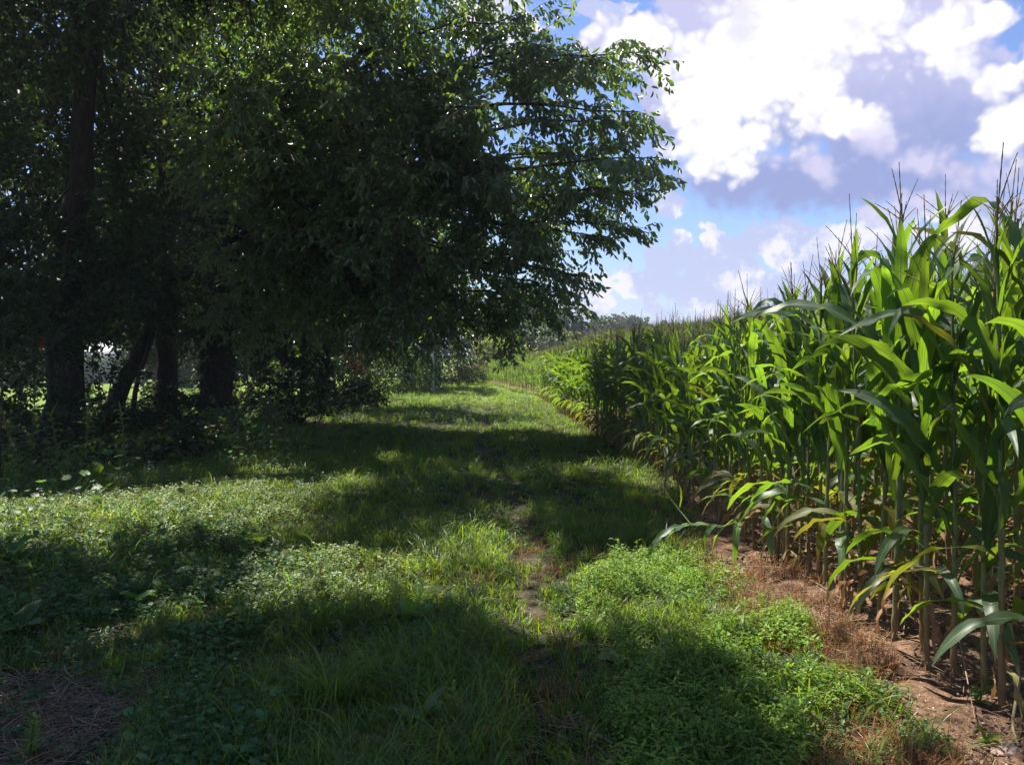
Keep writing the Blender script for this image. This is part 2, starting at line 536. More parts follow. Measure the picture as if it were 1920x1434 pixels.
# stalk: tan dried sheaths at the foot, green above
M_stalk = bpy.data.materials.new('corn_stalk')
M_stalk.use_nodes = True
q = NT(M_stalk.node_tree)
pb = M_stalk.node_tree.nodes['Principled BSDF']
at = q.n('ShaderNodeAttribute', attribute_name='co')
sp = q.n('ShaderNodeSeparateXYZ'); q.put(sp.inputs[0], at.outputs['Vector'])
oi = q.n('ShaderNodeObjectInfo')
tcx = q.n('ShaderNodeTexCoord')
nz = q.noise(q.v('MULTIPLY', tcx.outputs['Object'], (60, 60, 9)), 1.0, 4)
hgt = q.m('ADD', q.m('ADD', sp.outputs[1], q.m('MULTIPLY', nz, 0.22)), q.m('MULTIPLY', oi.outputs['Random'], 0.18))
cg = q.mix(q.step(hgt, 0.22, 0.44), (0.25, 0.14, 0.06), (0.15, 0.21, 0.065))
q.put(pb.inputs['Base Color'], q.mix(q.step(nz, 0.35, 0.7), cg, (0.17, 0.12, 0.05)))
pb.inputs['Roughness'].default_value = 0.55

# ground
M_ground = bpy.data.materials.new('ground')
M_ground.use_nodes = True
q = NT(M_ground.node_tree)
pb = M_ground.node_tree.nodes['Principled BSDF']
at = q.n('ShaderNodeAttribute', attribute_name='co')
sp = q.n('ShaderNodeSeparateXYZ'); q.put(sp.inputs[0], at.outputs['Vector'])
ge = q.n('ShaderNodeNewGeometry')
pos = ge.outputs['Position']
n1 = q.noise(pos, 3.0, 6, 0.6); n2 = q.noise(pos, 28.0, 5, 0.65); n3 = q.noise(pos, 110.0, 3, 0.6); n4 = q.noise(pos, 0.25, 3)
soil = q.mix(q.step(n2, 0.35, 0.68), (0.12, 0.066, 0.042), (0.26, 0.155, 0.10))
soil = q.mix(q.m('MULTIPLY', q.step(n3, 0.58, 0.7), 0.6), soil, (0.36, 0.27, 0.2))
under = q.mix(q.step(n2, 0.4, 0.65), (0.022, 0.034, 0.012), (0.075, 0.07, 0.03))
lawn = q.mix(q.step(n1, 0.3, 0.7), (0.085, 0.15, 0.02), (0.15, 0.22, 0.035))
lawn = q.mix(q.m('MULTIPLY', q.step(n4, 0.4, 0.6), 0.5), lawn, (0.2, 0.23, 0.06))
mulch = q.mix(q.step(n2, 0.35, 0.65), (0.045, 0.034, 0.025), (0.15, 0.11, 0.08))
path = q.mix(q.step(n2, 0.35, 0.65), (0.055, 0.048, 0.028), (0.135, 0.11, 0.068))
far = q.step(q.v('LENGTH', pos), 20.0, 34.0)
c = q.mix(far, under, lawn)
brk = q.m('MULTIPLY', q.m('SUBTRACT', n1, 0.5), 0.9)
c = q.mix(q.step(q.m('ADD', sp.outputs[2], brk), 0.35, 0.65), c, mulch)
c = q.mix(q.step(q.m('ADD', sp.outputs[1], brk), 0.4, 0.65), c, path)
c = q.mix(q.step(q.m('ADD', sp.outputs[0], brk), 0.35, 0.65), c, soil)
q.put(pb.inputs['Base Color'], c)
pb.inputs['Roughness'].default_value = 0.95
pb.inputs['Specular IOR Level'].default_value = 0.15
bp = q.n('ShaderNodeBump')
bp.inputs['Strength'].default_value = 0.8
bp.inputs['Distance'].default_value = 0.03
q.put(bp.inputs['Height'], q.m('ADD', n2, q.m('MULTIPLY', n3, 0.4)))
M_ground.node_tree.links.new(bp.outputs[0], pb.inputs['Normal'])

# ------------------------------------------------------------------ ground
EDGE = np.array([(-5, 2.2), (3, 2.15), (5, 2.12), (7, 1.98), (10.6, 1.98), (18.6, 1.6), (26, 1.25), (30, 0.9), (40, -0.9), (52, -3.2), (70, -6.0), (120, -5)])
PATH = np.array([(0, 0.1), (3.4, 0.12), (4.8, 0.17), (7.7, 0.14), (11.3, -0.2), (15.3, -0.56), (27, -0.75), (34, -1.1), (47, -3.8), (65, -7.0), (100, -9)])


def edge_x(y):
    return np.interp(y, EDGE[:, 0], EDGE[:, 1])


def path_x(y):
    return np.interp(y, PATH[:, 0], PATH[:, 1])


def H(x, y):
    x, y = np.asarray(x, float), np.asarray(y, float)
    u = x - edge_x(y) - 0.6
    hill = 0.115 * np.log1p(np.exp(np.clip(u * 1.2, -30, 30))) / 1.2
    hill = 1.9 * np.tanh(hill / 1.9)
    near = 1 / (1 + np.exp((np.hypot(x, y) - 35) / 4))
    b = 0.025 * sn(x, y, 1.3) + 0.05 * sn(x, y, 0.35)
    g = np.exp(-((x - path_x(y)) / 0.22) ** 2) * 0.05
    dip = -0.9 / (1 + np.exp((x + 16) / 2.0)) / (1 + np.exp(-(y - 24) / 3.0))
    return hill + (b - g) * near + dip


MULCH = gpoly((-300, 1275), (110, 1250), (235, 1290), (270, 1350), (200, 1434), (150, 1700), (-600, 1700))
DRY1 = gpoly((1310, 1060), (1470, 1060), (1560, 1120), (1690, 1290), (1600, 1280), (1420, 1190), (1340, 1120))
DRY2 = gpoly((1470, 1370), (1640, 1370), (1800, 1430), (1900, 1600), (1450, 1600))
CHICK = gpoly((1050, 1150), (1140, 1050), (1290, 1030), (1420, 1150), (1640, 1290), (1680, 1390), (1480, 1400), (1300, 1600), (1220, 1500), (1200, 1260), (1060, 1200))
IVY = gpoly((150, 1000), (470, 990), (600, 1090), (480, 1180), (400, 1250), (480, 1434), (500, 1600), (270, 1600), (330, 1320), (130, 1215), (-100, 1200), (-100, 1050))

xs = np.unique(np.concatenate([-np.geomspace(9, 380, 24), np.arange(-9, -5, 0.3), np.arange(-5, 5, 0.09), np.arange(5, 12, 0.3), np.geomspace(12, 380, 24)]))
ys = np.unique(np.concatenate([-np.geomspace(2, 120, 10), np.arange(-2, 2.6, 0.4), np.arange(2.6, 9, 0.09), np.arange(9, 16, 0.16), np.arange(16, 40, 0.5), np.geomspace(40, 500, 34)]))
X, Y = np.meshgrid(xs, ys)
soilw = 1 / (1 + np.exp(-(X - edge_x(Y) + np.interp(Y, [3, 6.5, 9, 13], [0.58, 0.48, 0.15, -0.6])) / 0.08))
Z = H(X, Y)
fine = (np.hypot(X, Y) < 16)
Z = Z + fine * soilw * 0.022 * sn(X, Y, 14.0) + fine * 0.008 * sn(X, Y, 9.0)
dp = np.abs(X - path_x(Y))
pathw = np.exp(-(dp / 0.13) ** 2) * (0.42 + 0.4 * sn(X, Y, 2.3)) * (Y < 60)
mulw = np.maximum(inpoly(X + 0.2 * sn(X, Y, 5), Y + 0.2 * sn(Y, X, 5), MULCH) * 1.0, 0.55 * (X < -3.5) * (Y < 30) * (X > -13))
mulw = np.maximum(mulw, inpoly(X, Y, DRY1) * 0.5)
nx, ny = len(xs), len(ys)
i = (np.arange(ny - 1)[:, None] * nx + np.arange(nx - 1)[None, :]).ravel()
gm = mesh_np('ground', np.stack([X.ravel(), Y.ravel(), Z.ravel()], 1), np.stack([i, i + 1, i + nx + 1, i + nx], 1), M_ground,
             np.stack([soilw.ravel(), np.clip(pathw, 0, 1).ravel(), mulw.ravel()], 1))
ob('ground', gm, kind='structure')

# ------------------------------------------------------------------ trees
LIT = [gpoly((-200, 965), (0, 955), (250, 935), (520, 912), (640, 925), (600, 985), (420, 1010), (200, 1030), (-200, 1040)),
       gpoly((425, 1060), (640, 1035), (900, 1070), (1100, 1045), (1260, 1020), (1340, 1000), (1950, 1250), (1950, 1500), (1700, 1410), (1500, 1335), (1320, 1290),
             (1210, 1185), (1040, 1195), (860, 1155), (620, 1150), (430, 1155)),
       gpoly((560, 775), (760, 748), (900, 741), (1040, 758), (1140, 800), (1020, 782), (800, 768))]
CORN_LIT = np.array([(1.7, 2), (1.7, 9.5), (2.4, 11.0), (30, 12.5), (60, 60), (60, 2)])
CORN_LIT2 = np.array([(0.6, 17.5), (9, 17), (60, 17), (60, 90), (-6, 90), (-1, 34)])


def prune(Pt, keep=0.06):
    """thin the crown where a sunbeam passes: the gaps that let the light patches fall on the ground and the field"""
    k = TOSUN / TOSUN[2]
    gx, gy = Pt[:, 0] - k[0] * Pt[:, 2], Pt[:, 1] - k[1] * Pt[:, 2]
    jx, jy = R.normal(0, 0.12, len(Pt)), R.normal(0, 0.12, len(Pt))
    hit = np.zeros(len(Pt), bool)
    hit |= (sn(gx, gy, 2.1) > 1.2) & (Pt[:, 0] < 0.3)
    for p in LIT:
        hit |= inpoly(gx + jx, gy + jy, p)
    zc = Pt[:, 2] - 1.3
    cx, cyy = Pt[:, 0] - k[0] * zc, Pt[:, 1] - k[1] * zc
    hit |= inpoly(cx, cyy, CORN_LIT) | inpoly(cx, cyy, CORN_LIT2)
    return ~hit | (R.uniform(size=len(Pt)) < keep)


def unit(v):
    return v / (np.linalg.norm(v, axis=-1, keepdims=True) + 1e-9)


def leaves_on(twp, twd, twl, nper, L, Wd, droop=0.75, jitter=0.35):
    """leaves along twigs: twp start, twd direction, twl length -> V, F, co"""
    n = len(twp)
    t = (np.arange(nper) + 0.6) / nper
    t = np.tile(t, (n, 1)) + R.uniform(-0.3, 0.3, (n, nper)) / nper
    sag = -0.35 * (t ** 2) * twl[:, None]
    base = twp[:, None, :] + twd[:, None, :] * (t * twl[:, None])[..., None]
    base[..., 2] += sag
    side = unit(np.cross(twd, [0, 0, 1.0]))
    sgn = np.where(np.arange(nper) % 2, 1.0, -1.0)
    ax = 0.45 * twd[:, None, :] + 0.55 * sgn[None, :, None] * side[:, None, :] + R.normal(0, jitter, (n, nper, 3))
    ax[..., 2] -= droop * R.uniform(0.4, 1.6, (n, nper))
    ax = unit(ax).reshape(-1, 3)
    base = base.reshape(-1, 3)
    N = len(base)
    nr = unit(np.cross(ax, unit(R.normal(0, 1, (N, 3)) + np.array([0.0, 0.0, 0.0]))))
    bn = np.cross(ax, nr)
    Ls = (L * R.uniform(0.6, 1.3, N))[:, None]
    Ws = (Wd * R.uniform(0.7, 1.15, N))[:, None]
    b0 = base + ax * 0.12 * Ls
    lift = nr * Ws * 0.45
    V = np.stack([b0, b0 + ax * Ls * 0.3 + bn * Ws + lift, b0 + ax * Ls * 0.68 + bn * Ws * 0.8 + lift, b0 + ax * Ls - nr * Ls * 0.1,
                  b0 + ax * Ls * 0.68 - bn * Ws * 0.8 + lift, b0 + ax * Ls * 0.3 - bn * Ws + lift], 1)
    o = np.arange(N)[:, None] * 6
    F = np.concatenate([o + np.array([[0, 3, 2, 1]]), o + np.array([[0, 5, 4, 3]])])
    rnd = R.uniform(0, 1, N)
    co = np.zeros((N, 6, 3))
    co[..., 0] = [0, 1, 1, 0, -1, -1]
    co[..., 1] = [0, .3, .68, 1, .68, .3]
    co[..., 2] = rnd[:, None]
    return V.reshape(-1, 3), F, co.reshape(-1, 3)


def twig_mesh(twp, twd, twl, r=0.004):
    n = len(twp)
    t = np.array([0, 0.5, 1.0])
    c = twp[:, None, :] + twd[:, None, :] * (t[None, :] * twl[:, None])[..., None]
    c[..., 2] += -0.35 * t[None, :] ** 2 * twl[:, None]
    a = unit(np.cross(twd, [0.3, 0.2, 1.0]))
    b = np.cross(twd, a)
    th = np.arange(3) * 2.094
    rr = np.array([1.3, 0.9, 0.4]) * r
    V = c[:, :, None, :] + rr[None, :, None, None] * (np.cos(th)[None, None, :, None] * a[:, None, None, :] + np.sin(th)[None, None, :, None] * b[:, None, None, :])
    o = np.arange(n)[:, None] * 9
    q4 = []
    for s in range(2):
        for k in range(3):
            k2 = (k + 1) % 3
            q4.append([s * 3 + k, s * 3 + k2, s * 3 + 3 + k2, s * 3 + 3 + k])
    return V.reshape(-1, 3), np.concatenate([o + np.array([f]) for f in q4])


def blob_twigs(blob_list, dens, out=0.55, tl=(0.35, 0.7)):
    """twigs filling ellipsoids (x, y, z, rx, ry, rz), thicker towards the outside and gathered in clumps"""
    P, Dd = [], []
    for (x, y, z, rx, ry, rz) in blob_list:
        n = int(dens * (rx * ry * rz) ** 0.85)
        u = unit(R.normal(0, 1, (n, 3)))
        r = R.uniform(0.25, 1, n) ** 0.45
        nc = max(4, n // 14)
        cl = unit(R.normal(0, 1, (nc, 3))) * (R.uniform(0.3, 1, nc) ** 0.45)[:, None]
        pick = R.integers(0, nc, n)
        q = cl[pick] + R.normal(0, 0.13, (n, 3))
        mixm = R.uniform(size=n) < 0.25
        q[mixm] = (u * r[:, None])[mixm]
        P.append(np.array([x, y, z]) + q * np.array([rx, ry, rz]))
        d = unit(q) * out + R.normal(0, 0.5, (n, 3))
        Dd.append(unit(d * np.array([1, 1, 0.7])))
    P, Dd = np.concatenate(P), np.concatenate(Dd)
    return P, Dd, R.uniform(tl[0], tl[1], len(P))


def limb_twigs(path, n_side, side_len, n_tw, tl=0.5, start=0.2, flat=0.35):
    """side branches along a limb, each with twigs; returns twigs and the side-branch tubes"""
    P, Dd, Ln, tubes = [], [], [], []
    path = np.asarray(path)
    m = len(path)
    T = unit(np.gradient(path, axis=0))
    for k in range(n_side):
        s = start + (1 - start) * (k + R.uniform(0, 0.8)) / n_side
        f = s * (m - 1)
        i0 = min(int(f), m - 2)
        p = path[i0] + (path[i0 + 1] - path[i0]) * (f - i0)
        t = T[i0]
        side = unit(np.cross(t, [0, 0, 1.0])) * (1 if k % 2 else -1)
        d = unit(t * R.uniform(0.5, 1.0) + side * R.uniform(0.5, 1.0) + R.normal(0, flat, 3))
        ln = side_len * (1.05 - 0.8 * s) * R.uniform(0.7, 1.25)
        end = p + d * ln + np.array([0, 0, -0.22 * ln])
        bp_ = bez(p, p + d * ln * 0.55 + np.array([0, 0, 0.06 * ln]), end, 5)
        tubes.append((bp_, np.linspace(0.016, 0.005, 5) * max(0.5, min(1.3, ln))))
        nt_ = max(3, int(n_tw * ln / side_len + 1))
        bt = unit(np.gradient(bp_, axis=0))
        for j in range(nt_):
            u_ = (j + R.uniform(0.2, 1)) / nt_
            g = u_ * 4
            i1 = min(int(g), 3)
            pp = bp_[i1] + (bp_[i1 + 1] - bp_[i1]) * (g - i1)
            P.append(pp)
            Dd.append(unit(bt[i1] * 0.8 + unit(np.cross(bt[i1], [0, 0, 1.0])) * (1 if j % 2 else -1) * R.uniform(0.2, 1) + R.normal(0, 0.3, 3)))
            Ln.append(tl * R.uniform(0.6, 1.2) * (0.75 if u_ > 0.8 else 1))
    for j in range(4):                 # the tip itself
        P.append(path[-1] - T[-1] * 0.12 * j); Dd.append(unit(T[-1] + R.normal(0, 0.25, 3))); Ln.append(tl * 0.8)
    return np.array(P), np.array(Dd), np.array(Ln), tubes


def add_tree(name, label, cat, base, trunk, r0, r1, limbs, tw, leaf, mat, nper=8, twigs=True, group=None, side_tubes=(), sides=9, pr=True, droop=0.75, keep=0.06):
    """trunk: list of points relative to base; limbs: list of point arrays (absolute)"""
    base = np.array([base[0], base[1], float(H(base[0], base[1]))])
    root = thing(name, label, cat, base, group=group)
    tr = np.asarray(trunk, float)
    tt = np.linspace(0, 1, 14)
    src = np.linspace(0, 1, len(tr))
    c = np.stack([np.interp(tt, src, tr[:, a]) for a in range(3)], 1)
    c[1:-1, :2] += R.normal(0, r0 * 0.12, (12, 2))
    c[0, 2] -= 0.25
    rr = np.interp(tt, [0, 0.06, 0.15, 1], [r0 * 1.55, r0 * 1.15, r0, r1])
    V, F, co = tube(c, rr, sides)
    V = V + R.normal(0, r0 * 0.05, V.shape)
    ob('trunk', mesh_np('trunk', V, F, M_bark, co), root)
    for lp in limbs:
        lp = np.asarray(lp)
        ln = np.linalg.norm(lp[-1] - lp[0])
        V, F, co = tube(lp - base, np.linspace(min(r1 * 0.5, 0.010 * ln + 0.015), 0.008, len(lp)), 7)
        ob('limb', mesh_np('limb', V, F, M_bark, co), root)
    P, Dd, Ln = tw
    if pr:
        mid = P + Dd * (Ln * 0.5)[:, None]
        k = prune(mid, keep)
        P, Dd, Ln = P[k], Dd[k], Ln[k]
    a = Acc()
    for (bp_, br) in side_tubes:
        V, F, co = tube(bp_ - base, br, 4)
        a.add(V, F, co)
    if twigs:
        kk = slice(None, None, 2 if nper > 8 else 3)
        V, F = twig_mesh((P - base)[kk], Dd[kk], Ln[kk])
        a.add(V, F)
    if a.n:
        ob('twigs', a.mesh('twigs', M_twig), root, kind='stuff')
    V, F, co = leaves_on(P - base, Dd, Ln, nper, leaf[0], leaf[1], droop)
    ob('crown', mesh_np('crown', V, F, mat, co, smooth=False), root, kind='stuff')
    return len(V) // 6


def cat_tw(*a):
    return tuple(np.concatenate([x[i] for x in a]) for i in range(3))


NL = {}
# --- the spreading tree that hangs over the path
base = (-7.0, 20.6)
b0 = np.array([base[0], base[1], 0])
trunk_c = [(0, 0, 0), (0.05, 0, 1.5), (0.25, -0.1, 3.2), (0.4, -0.2, 5.0), (0.4, -0.3, 8.5)]
tips = [(1010, -10, 14.5), (1172, 78, 14.2), (1258, 72, 13.8), (1236, 190, 14.2), (1228, 226, 14.8), (1284, 294, 13.8), (1262, 308, 14.4), (1246, 368, 14.3),
        (1222, 436, 14.8), (1180, 440, 15.2), (1128, 522, 15.6), (1100, 552, 16.4), (1072, 604, 17.2), (1004, 652, 18.0), (1075, 95, 15.2), (1200, 130, 16.2), (1150, 300, 17.0), (1100, 420, 18.0),
        (960, 600, 17.5), (900, 480, 16.0), (760, 300, 14.5), (640, 120, 13.5), (820, 60, 13.5), (940, 180, 14.0), (960, 330, 14.5), (1040, 480, 17.0), (700, 470, 15.5), (560, 300, 14.0), (450, 160, 13.2)]
limbs, tws, stubes = [], [], []
for k, (px, py, d) in enumerate(tips):
    e = W(px, py, d)
    e = e - unit(e - (b0 + np.array([0.3, 0, 4.5]))) * 0.42
    h = np.clip(e[2] * 0.62 + 1.2, 3.3, 7.0)
    s = b0 + np.array([0.3, -0.1, h])
    mid = 0.45 * s + 0.55 * e + np.array([0, 0, 0.35 + 0.10 * np.linalg.norm(e - s)])
    lp = bez(s, mid, e, 12)
    wv = np.linspace(0, 1, 12)[:, None]
    lp = lp + np.sin(wv * R.uniform(5, 11, 3) + R.uniform(0, 6, 3)) * np.array([0.12, 0.2, 0.2]) * wv * (1.1 - wv) * 3
    lp[1:-1] += R.normal(0, 0.035, (10, 3))
    limbs.append(lp)
    P, Dd, Ln, tb = limb_twigs(lp, 27, 1.75, 16, 0.44, 0.22, 0.55)
    tws.append((P, Dd, Ln)); stubes += tb


def B(px, py, d, rx, rz, ry=None):      # a clump of foliage at depth d, sized in metres from its angular size
    c = W(px, py, d)
    a, b = rx * d / F_PX, rz * d / F_PX
    return (c[0], c[1], c[2], a, ry or 0.7 * a, b)


bl = [B(*q_) for q_ in [(470, 560, 19.5, 120, 70), (560, 612, 19, 105, 48), (640, 560, 18.5, 120, 90), (745, 600, 18, 110, 62), (820, 540, 17.5, 100, 90), (885, 590, 17.5, 95, 55), (415, 598, 19.8, 90, 42), (930, 500, 17, 110, 100),
                        (520, 430, 18, 150, 120), (660, 420, 17, 150, 120), (800, 380, 16.5, 140, 120), (600, 250, 16.5, 170, 120), (760, 200, 16, 150, 120), (450, 250, 17.5, 150, 130), (620, 60, 16.5, 180, 100), (920, 260, 16, 120, 120),
                        (1000, 420, 16.5, 110, 110), (1080, 330, 16, 110, 90), (1060, 170, 15.5, 120, 90), (940, 90, 15.5, 130, 80), (1020, 560, 17.5, 80, 60), (980, 610, 18, 70, 38)]]
bl += [(-3.4, 11.4, 8.3, 1.5, 1.7, .8), (-3.2, 11.6, 8.4, 1.5, 1.7, .8), (-2.1, 12.6, 8.0, 1.5, 1.4, .8), (-2.0, 12.4, 8.3, 1.5, 1.5, .8), (-1.0, 11.6, 7.8, 1.1, 1.3, .7), (-3.2, 14.8, 9.0, 4.0, 4.0, 1.5), (-1.6, 12.6, 8.4, 2.6, 3.0, 1.1), (-4.0, 11.5, 8.8, 2.6, 2.4, 1.0), (-6.5, 18.5, 9.5, 3.5, 3, 1.8), (-2.6, 17.5, 9.2, 2.2, 2.4, 1.2)]
tws.append(blob_twigs(bl, 105))
NL['overhang'] = add_tree('cherry_tree', 'big spreading tree with an ivy clad trunk, its boughs drooping over the grass path', 'tree', base, trunk_c, 0.33, 0.17, limbs, cat_tw(*tws), (0.135, 0.032), M_cherry, 10,
                          side_tubes=stubes)

# ivy climbing its trunk
_n = 420
_z = R.uniform(0.15, 3.4, _n)
_a = R.uniform(0, 2 * np.pi, _n)
_d = np.stack([np.cos(_a), np.sin(_a), 0 * _a], 1)
_p = np.stack([np.interp(_z, [0, 1.5, 3.2, 5], [0, .05, .25, .4]), -0.05 * (_z > 2), _z], 1) + _d * (0.33 + 0.2 * np.exp(-_z * 3))[:, None]
V, F, co = leaves_on(_p, unit(_d * 0.6 + R.normal(0, .5, (_n, 3))), R.uniform(0.1, 0.28, _n), 6, 0.085, 0.036, 0.5)
ob('ivy', mesh_np('ivy', V, F, M_wood, co, smooth=False), bpy.data.objects['cherry_tree'], kind='stuff')

# --- the other trees of the wood edge (position, trunk, blobs of foliage)
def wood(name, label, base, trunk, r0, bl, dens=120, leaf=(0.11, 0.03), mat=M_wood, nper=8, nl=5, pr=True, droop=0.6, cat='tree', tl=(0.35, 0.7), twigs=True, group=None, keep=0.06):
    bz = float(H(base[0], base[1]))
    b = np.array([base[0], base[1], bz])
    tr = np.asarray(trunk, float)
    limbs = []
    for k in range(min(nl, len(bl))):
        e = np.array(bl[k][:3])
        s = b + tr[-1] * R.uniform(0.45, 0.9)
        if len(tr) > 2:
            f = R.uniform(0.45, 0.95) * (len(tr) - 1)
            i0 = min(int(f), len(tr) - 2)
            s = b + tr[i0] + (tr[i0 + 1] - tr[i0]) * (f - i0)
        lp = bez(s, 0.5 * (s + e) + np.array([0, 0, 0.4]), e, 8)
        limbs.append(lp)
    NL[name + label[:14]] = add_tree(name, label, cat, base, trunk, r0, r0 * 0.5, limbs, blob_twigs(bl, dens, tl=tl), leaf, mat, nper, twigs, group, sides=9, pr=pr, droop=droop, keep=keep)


WG = 'trees of the dark wood on the left'
# dark tree with the red ribbon
wood('woodland_tree', 'thick dark trunk at the far left of the wood with a red ribbon on it', (-8.0, 15.4),
     [(0, 0, 0), (0.05, 0, 1.4), (0.12, 0, 3.0), (0.42, 0.1, 5.2), (0.8, 0.2, 9.0)], 0.3,
     [B(60, 470, 14.9, 130, 90), B(175, 540, 14.8, 110, 62), B(30, 310, 15.6, 90, 120), B(235, 420, 15.3, 100, 90), B(110, 590, 14.5, 100, 42), B(50, 130, 16.2, 140, 130), B(-90, 500, 15, 120, 150), B(240, 210, 16.4, 90, 110), B(-40, 600, 14.4, 80, 60), (-7.6, 14.3, 7.8, 2.3, 1.7, 1.4), (-5.6, 14.0, 8.6, 2.0, 1.6, 1.1), (-9.0, 15.2, 9.4, 2.4, 2.0, 1.4), (-9.4, 12.4, 7.0, 1.8, 1.4, 1.5)],
     330, group=WG, leaf=(0.11, 0.033))
wood('woodland_tree', 'straight dark trunk standing between the leaning trunk and the ivy clad one', (-8.7, 21.8),
     [(0, 0, 0), (0.0, 0, 2.0), (0.05, 0, 5.0), (0.1, 0, 10.0)], 0.27,
     [B(330, 470, 21, 130, 105), B(300, 300, 21.2, 150, 130), B(415, 550, 20.6, 110, 55), B(245, 580, 20.6, 85, 42), B(350, 110, 22, 180, 140)], 210, (0.12, 0.038), group=WG)
wood('woodland_tree', 'dark trunk leaning to the right in front of the bright lawn', (-9.7, 20.8),
     [(0, 0, 0), (0.7, 0.1, 1.5), (1.3, 0.2, 3.0), (1.6, 0.3, 5.0), (1.7, 0.3, 7.5)], 0.2,
     [B(210, 545, 20.2, 100, 60), B(180, 350, 21.4, 110, 110), B(120, 220, 21.4, 110, 120)], 220, (0.12, 0.038), group=WG)
wood('woodland_tree', 'slim upright trunk beside the thick trunk with the red ribbon', (-8.9, 17.9),
     [(0, 0, 0), (0.0, 0, 2.0), (0.1, 0.1, 4.5), (0.15, 0.1, 7.0)], 0.09,
     [B(150, 565, 17.7, 95, 52), B(160, 420, 18.2, 100, 90)], 260, group=WG, nl=2)
wood('woodland_tree', 'thin sapling leaning between the leaning trunk and the straight trunk', (-8.9, 20.2),
     [(0, 0, 0), (0.15, 0.1, 1.0), (0.6, 0.2, 2.4), (0.9, 0.3, 4.0)], 0.06,
     [B(290, 590, 20.2, 75, 42)], 260, group=WG, nl=1)
# the near tree left of the camera whose crown throws the foreground shade (trunk outside the picture)
wood('woodland_tree', 'leafy tree beside the path near the viewer whose crown shades the foreground grass', (-6.4, 5.6),
     [(0, 0, 0), (0.2, 0, 2.0), (0.6, 0.1, 4.5), (1.0, 0.2, 8.5)], 0.25,
     [(-4.2, 6.0, 8.2, 3.0, 2.6, 1.5), (-2.6, 7.2, 8.2, 2.4, 2.6, 1.2), (-6.4, 6.6, 8.0, 3.0, 3.0, 1.9), (-3.0, 4.4, 7.2, 2.2, 2.2, 1.2), (-5.0, 8.6, 8.6, 2.4, 2.2, 1.3), (-1.6, 5.6, 7.9, 1.7, 1.8, 1.0), (-8.6, 7.4, 6.4, 2.2, 2.4, 1.8)], 150, (0.16, 0.05), group=WG)
wood('understory_tree', 'low dark leafy tree behind the leaning trunk closing the view above the lawn', (-13.2, 25.5), [(0, 0, 0), (0.1, 0, 1.5), (0.3, 0, 4.5)], 0.1,
     [B(110, 585, 25, 120, 55), B(245, 590, 25.4, 110, 50), B(40, 620, 25, 90, 60), B(180, 480, 26, 140, 80), B(20, 470, 26, 130, 90)], 170, (0.14, 0.046), group=WG, pr=False)
wood('understory_tree', 'low dark leafy tree behind the straight and the ivy clad trunk', (-9.4, 26.8), [(0, 0, 0), (0.1, 0, 1.5), (0.5, 0, 3.8)], 0.08,
     [B(350, 592, 26, 115, 46), B(460, 596, 26, 100, 46), B(400, 470, 27, 150, 90), B(300, 380, 27, 130, 100)], 170, (0.14, 0.046), group=WG, pr=False)
wood('understory_tree', 'low dark leafy tree right of the ivy clad trunk with boughs near the ground', (-6.3, 26.0), [(0, 0, 0), (0.1, 0, 1.5), (0.4, 0, 4.0)], 0.09,
     [B(560, 625, 25.5, 95, 70), B(640, 620, 25, 90, 80), B(720, 600, 26, 100, 80), B(610, 510, 26, 130, 80), B(760, 500, 27, 110, 90), B(540, 690, 25, 60, 45)], 170, (0.14, 0.046), group=WG)
# wood behind, dense down to the ground
wood('woodland_tree', 'tall dark tree behind the first trunks at the left edge', (-13.5, 20.0), [(0, 0, 0), (0.1, 0, 4), (0.2, 0, 11)], 0.3,
     [(-13.0, 20.0, 8.4, 3.4, 2.6, 3.0), (-11.4, 20.4, 5.6, 2.2, 1.8, 1.8), (-15, 21, 6, 3.0, 2.4, 3.0), (-10.2, 21, 9.4, 3.0, 2.4, 2.4), (-12.6, 19.6, 12.2, 3.4, 3, 1.8), (-13.6, 19.2, 3.6, 1.6, 1.2, 1.6)], 85, (0.13, 0.038), nper=7, group=WG)
wood('woodland_tree', 'dark leafy tree right of the trunks with foliage nearly down to the ground', (-5.6, 26.0), [(0, 0, 0), (0.2, 0, 3), (0.3, 0, 10)], 0.24,
     [(-5.4, 25.5, 6.6, 2.8, 2.0, 2.8), (-6.2, 25.5, 3.4, 2.0, 1.6, 1.5), (-3.8, 25.6, 4.6, 1.7, 1.5, 2.0), (-7.8, 26.5, 6.0, 2.6, 2.0, 2.8), (-5.0, 26.5, 10, 3.2, 2.6, 2.2), (-3.3, 26.0, 7.6, 1.8, 1.6, 1.8), (-8.8, 26.5, 3.6, 1.5, 1.2, 1.1)], 80, (0.14, 0.04), nper=7, group=WG)
wood('woodland_tree', 'broad dark tree behind the thin post beside the far path', (-4.6, 38.0), [(0, 0, 0), (0.1, 0, 3), (0.2, 0, 9)], 0.26,
     [(-4.4, 37.5, 5.6, 2.6, 2.0, 2.8), (-6.2, 38, 4.0, 2.4, 2.0, 2.6), (-3.4, 37.6, 3.0, 1.5, 1.4, 1.8), (-4.8, 37.0, 1.9, 1.9, 1.2, 1.3), (-7.4, 38, 7.8, 3.0, 2.4, 2.8), (-4.6, 38.5, 9.0, 3.0, 2.6, 2.0)], 62, (0.17, 0.05), nper=7, group=WG, twigs=False)
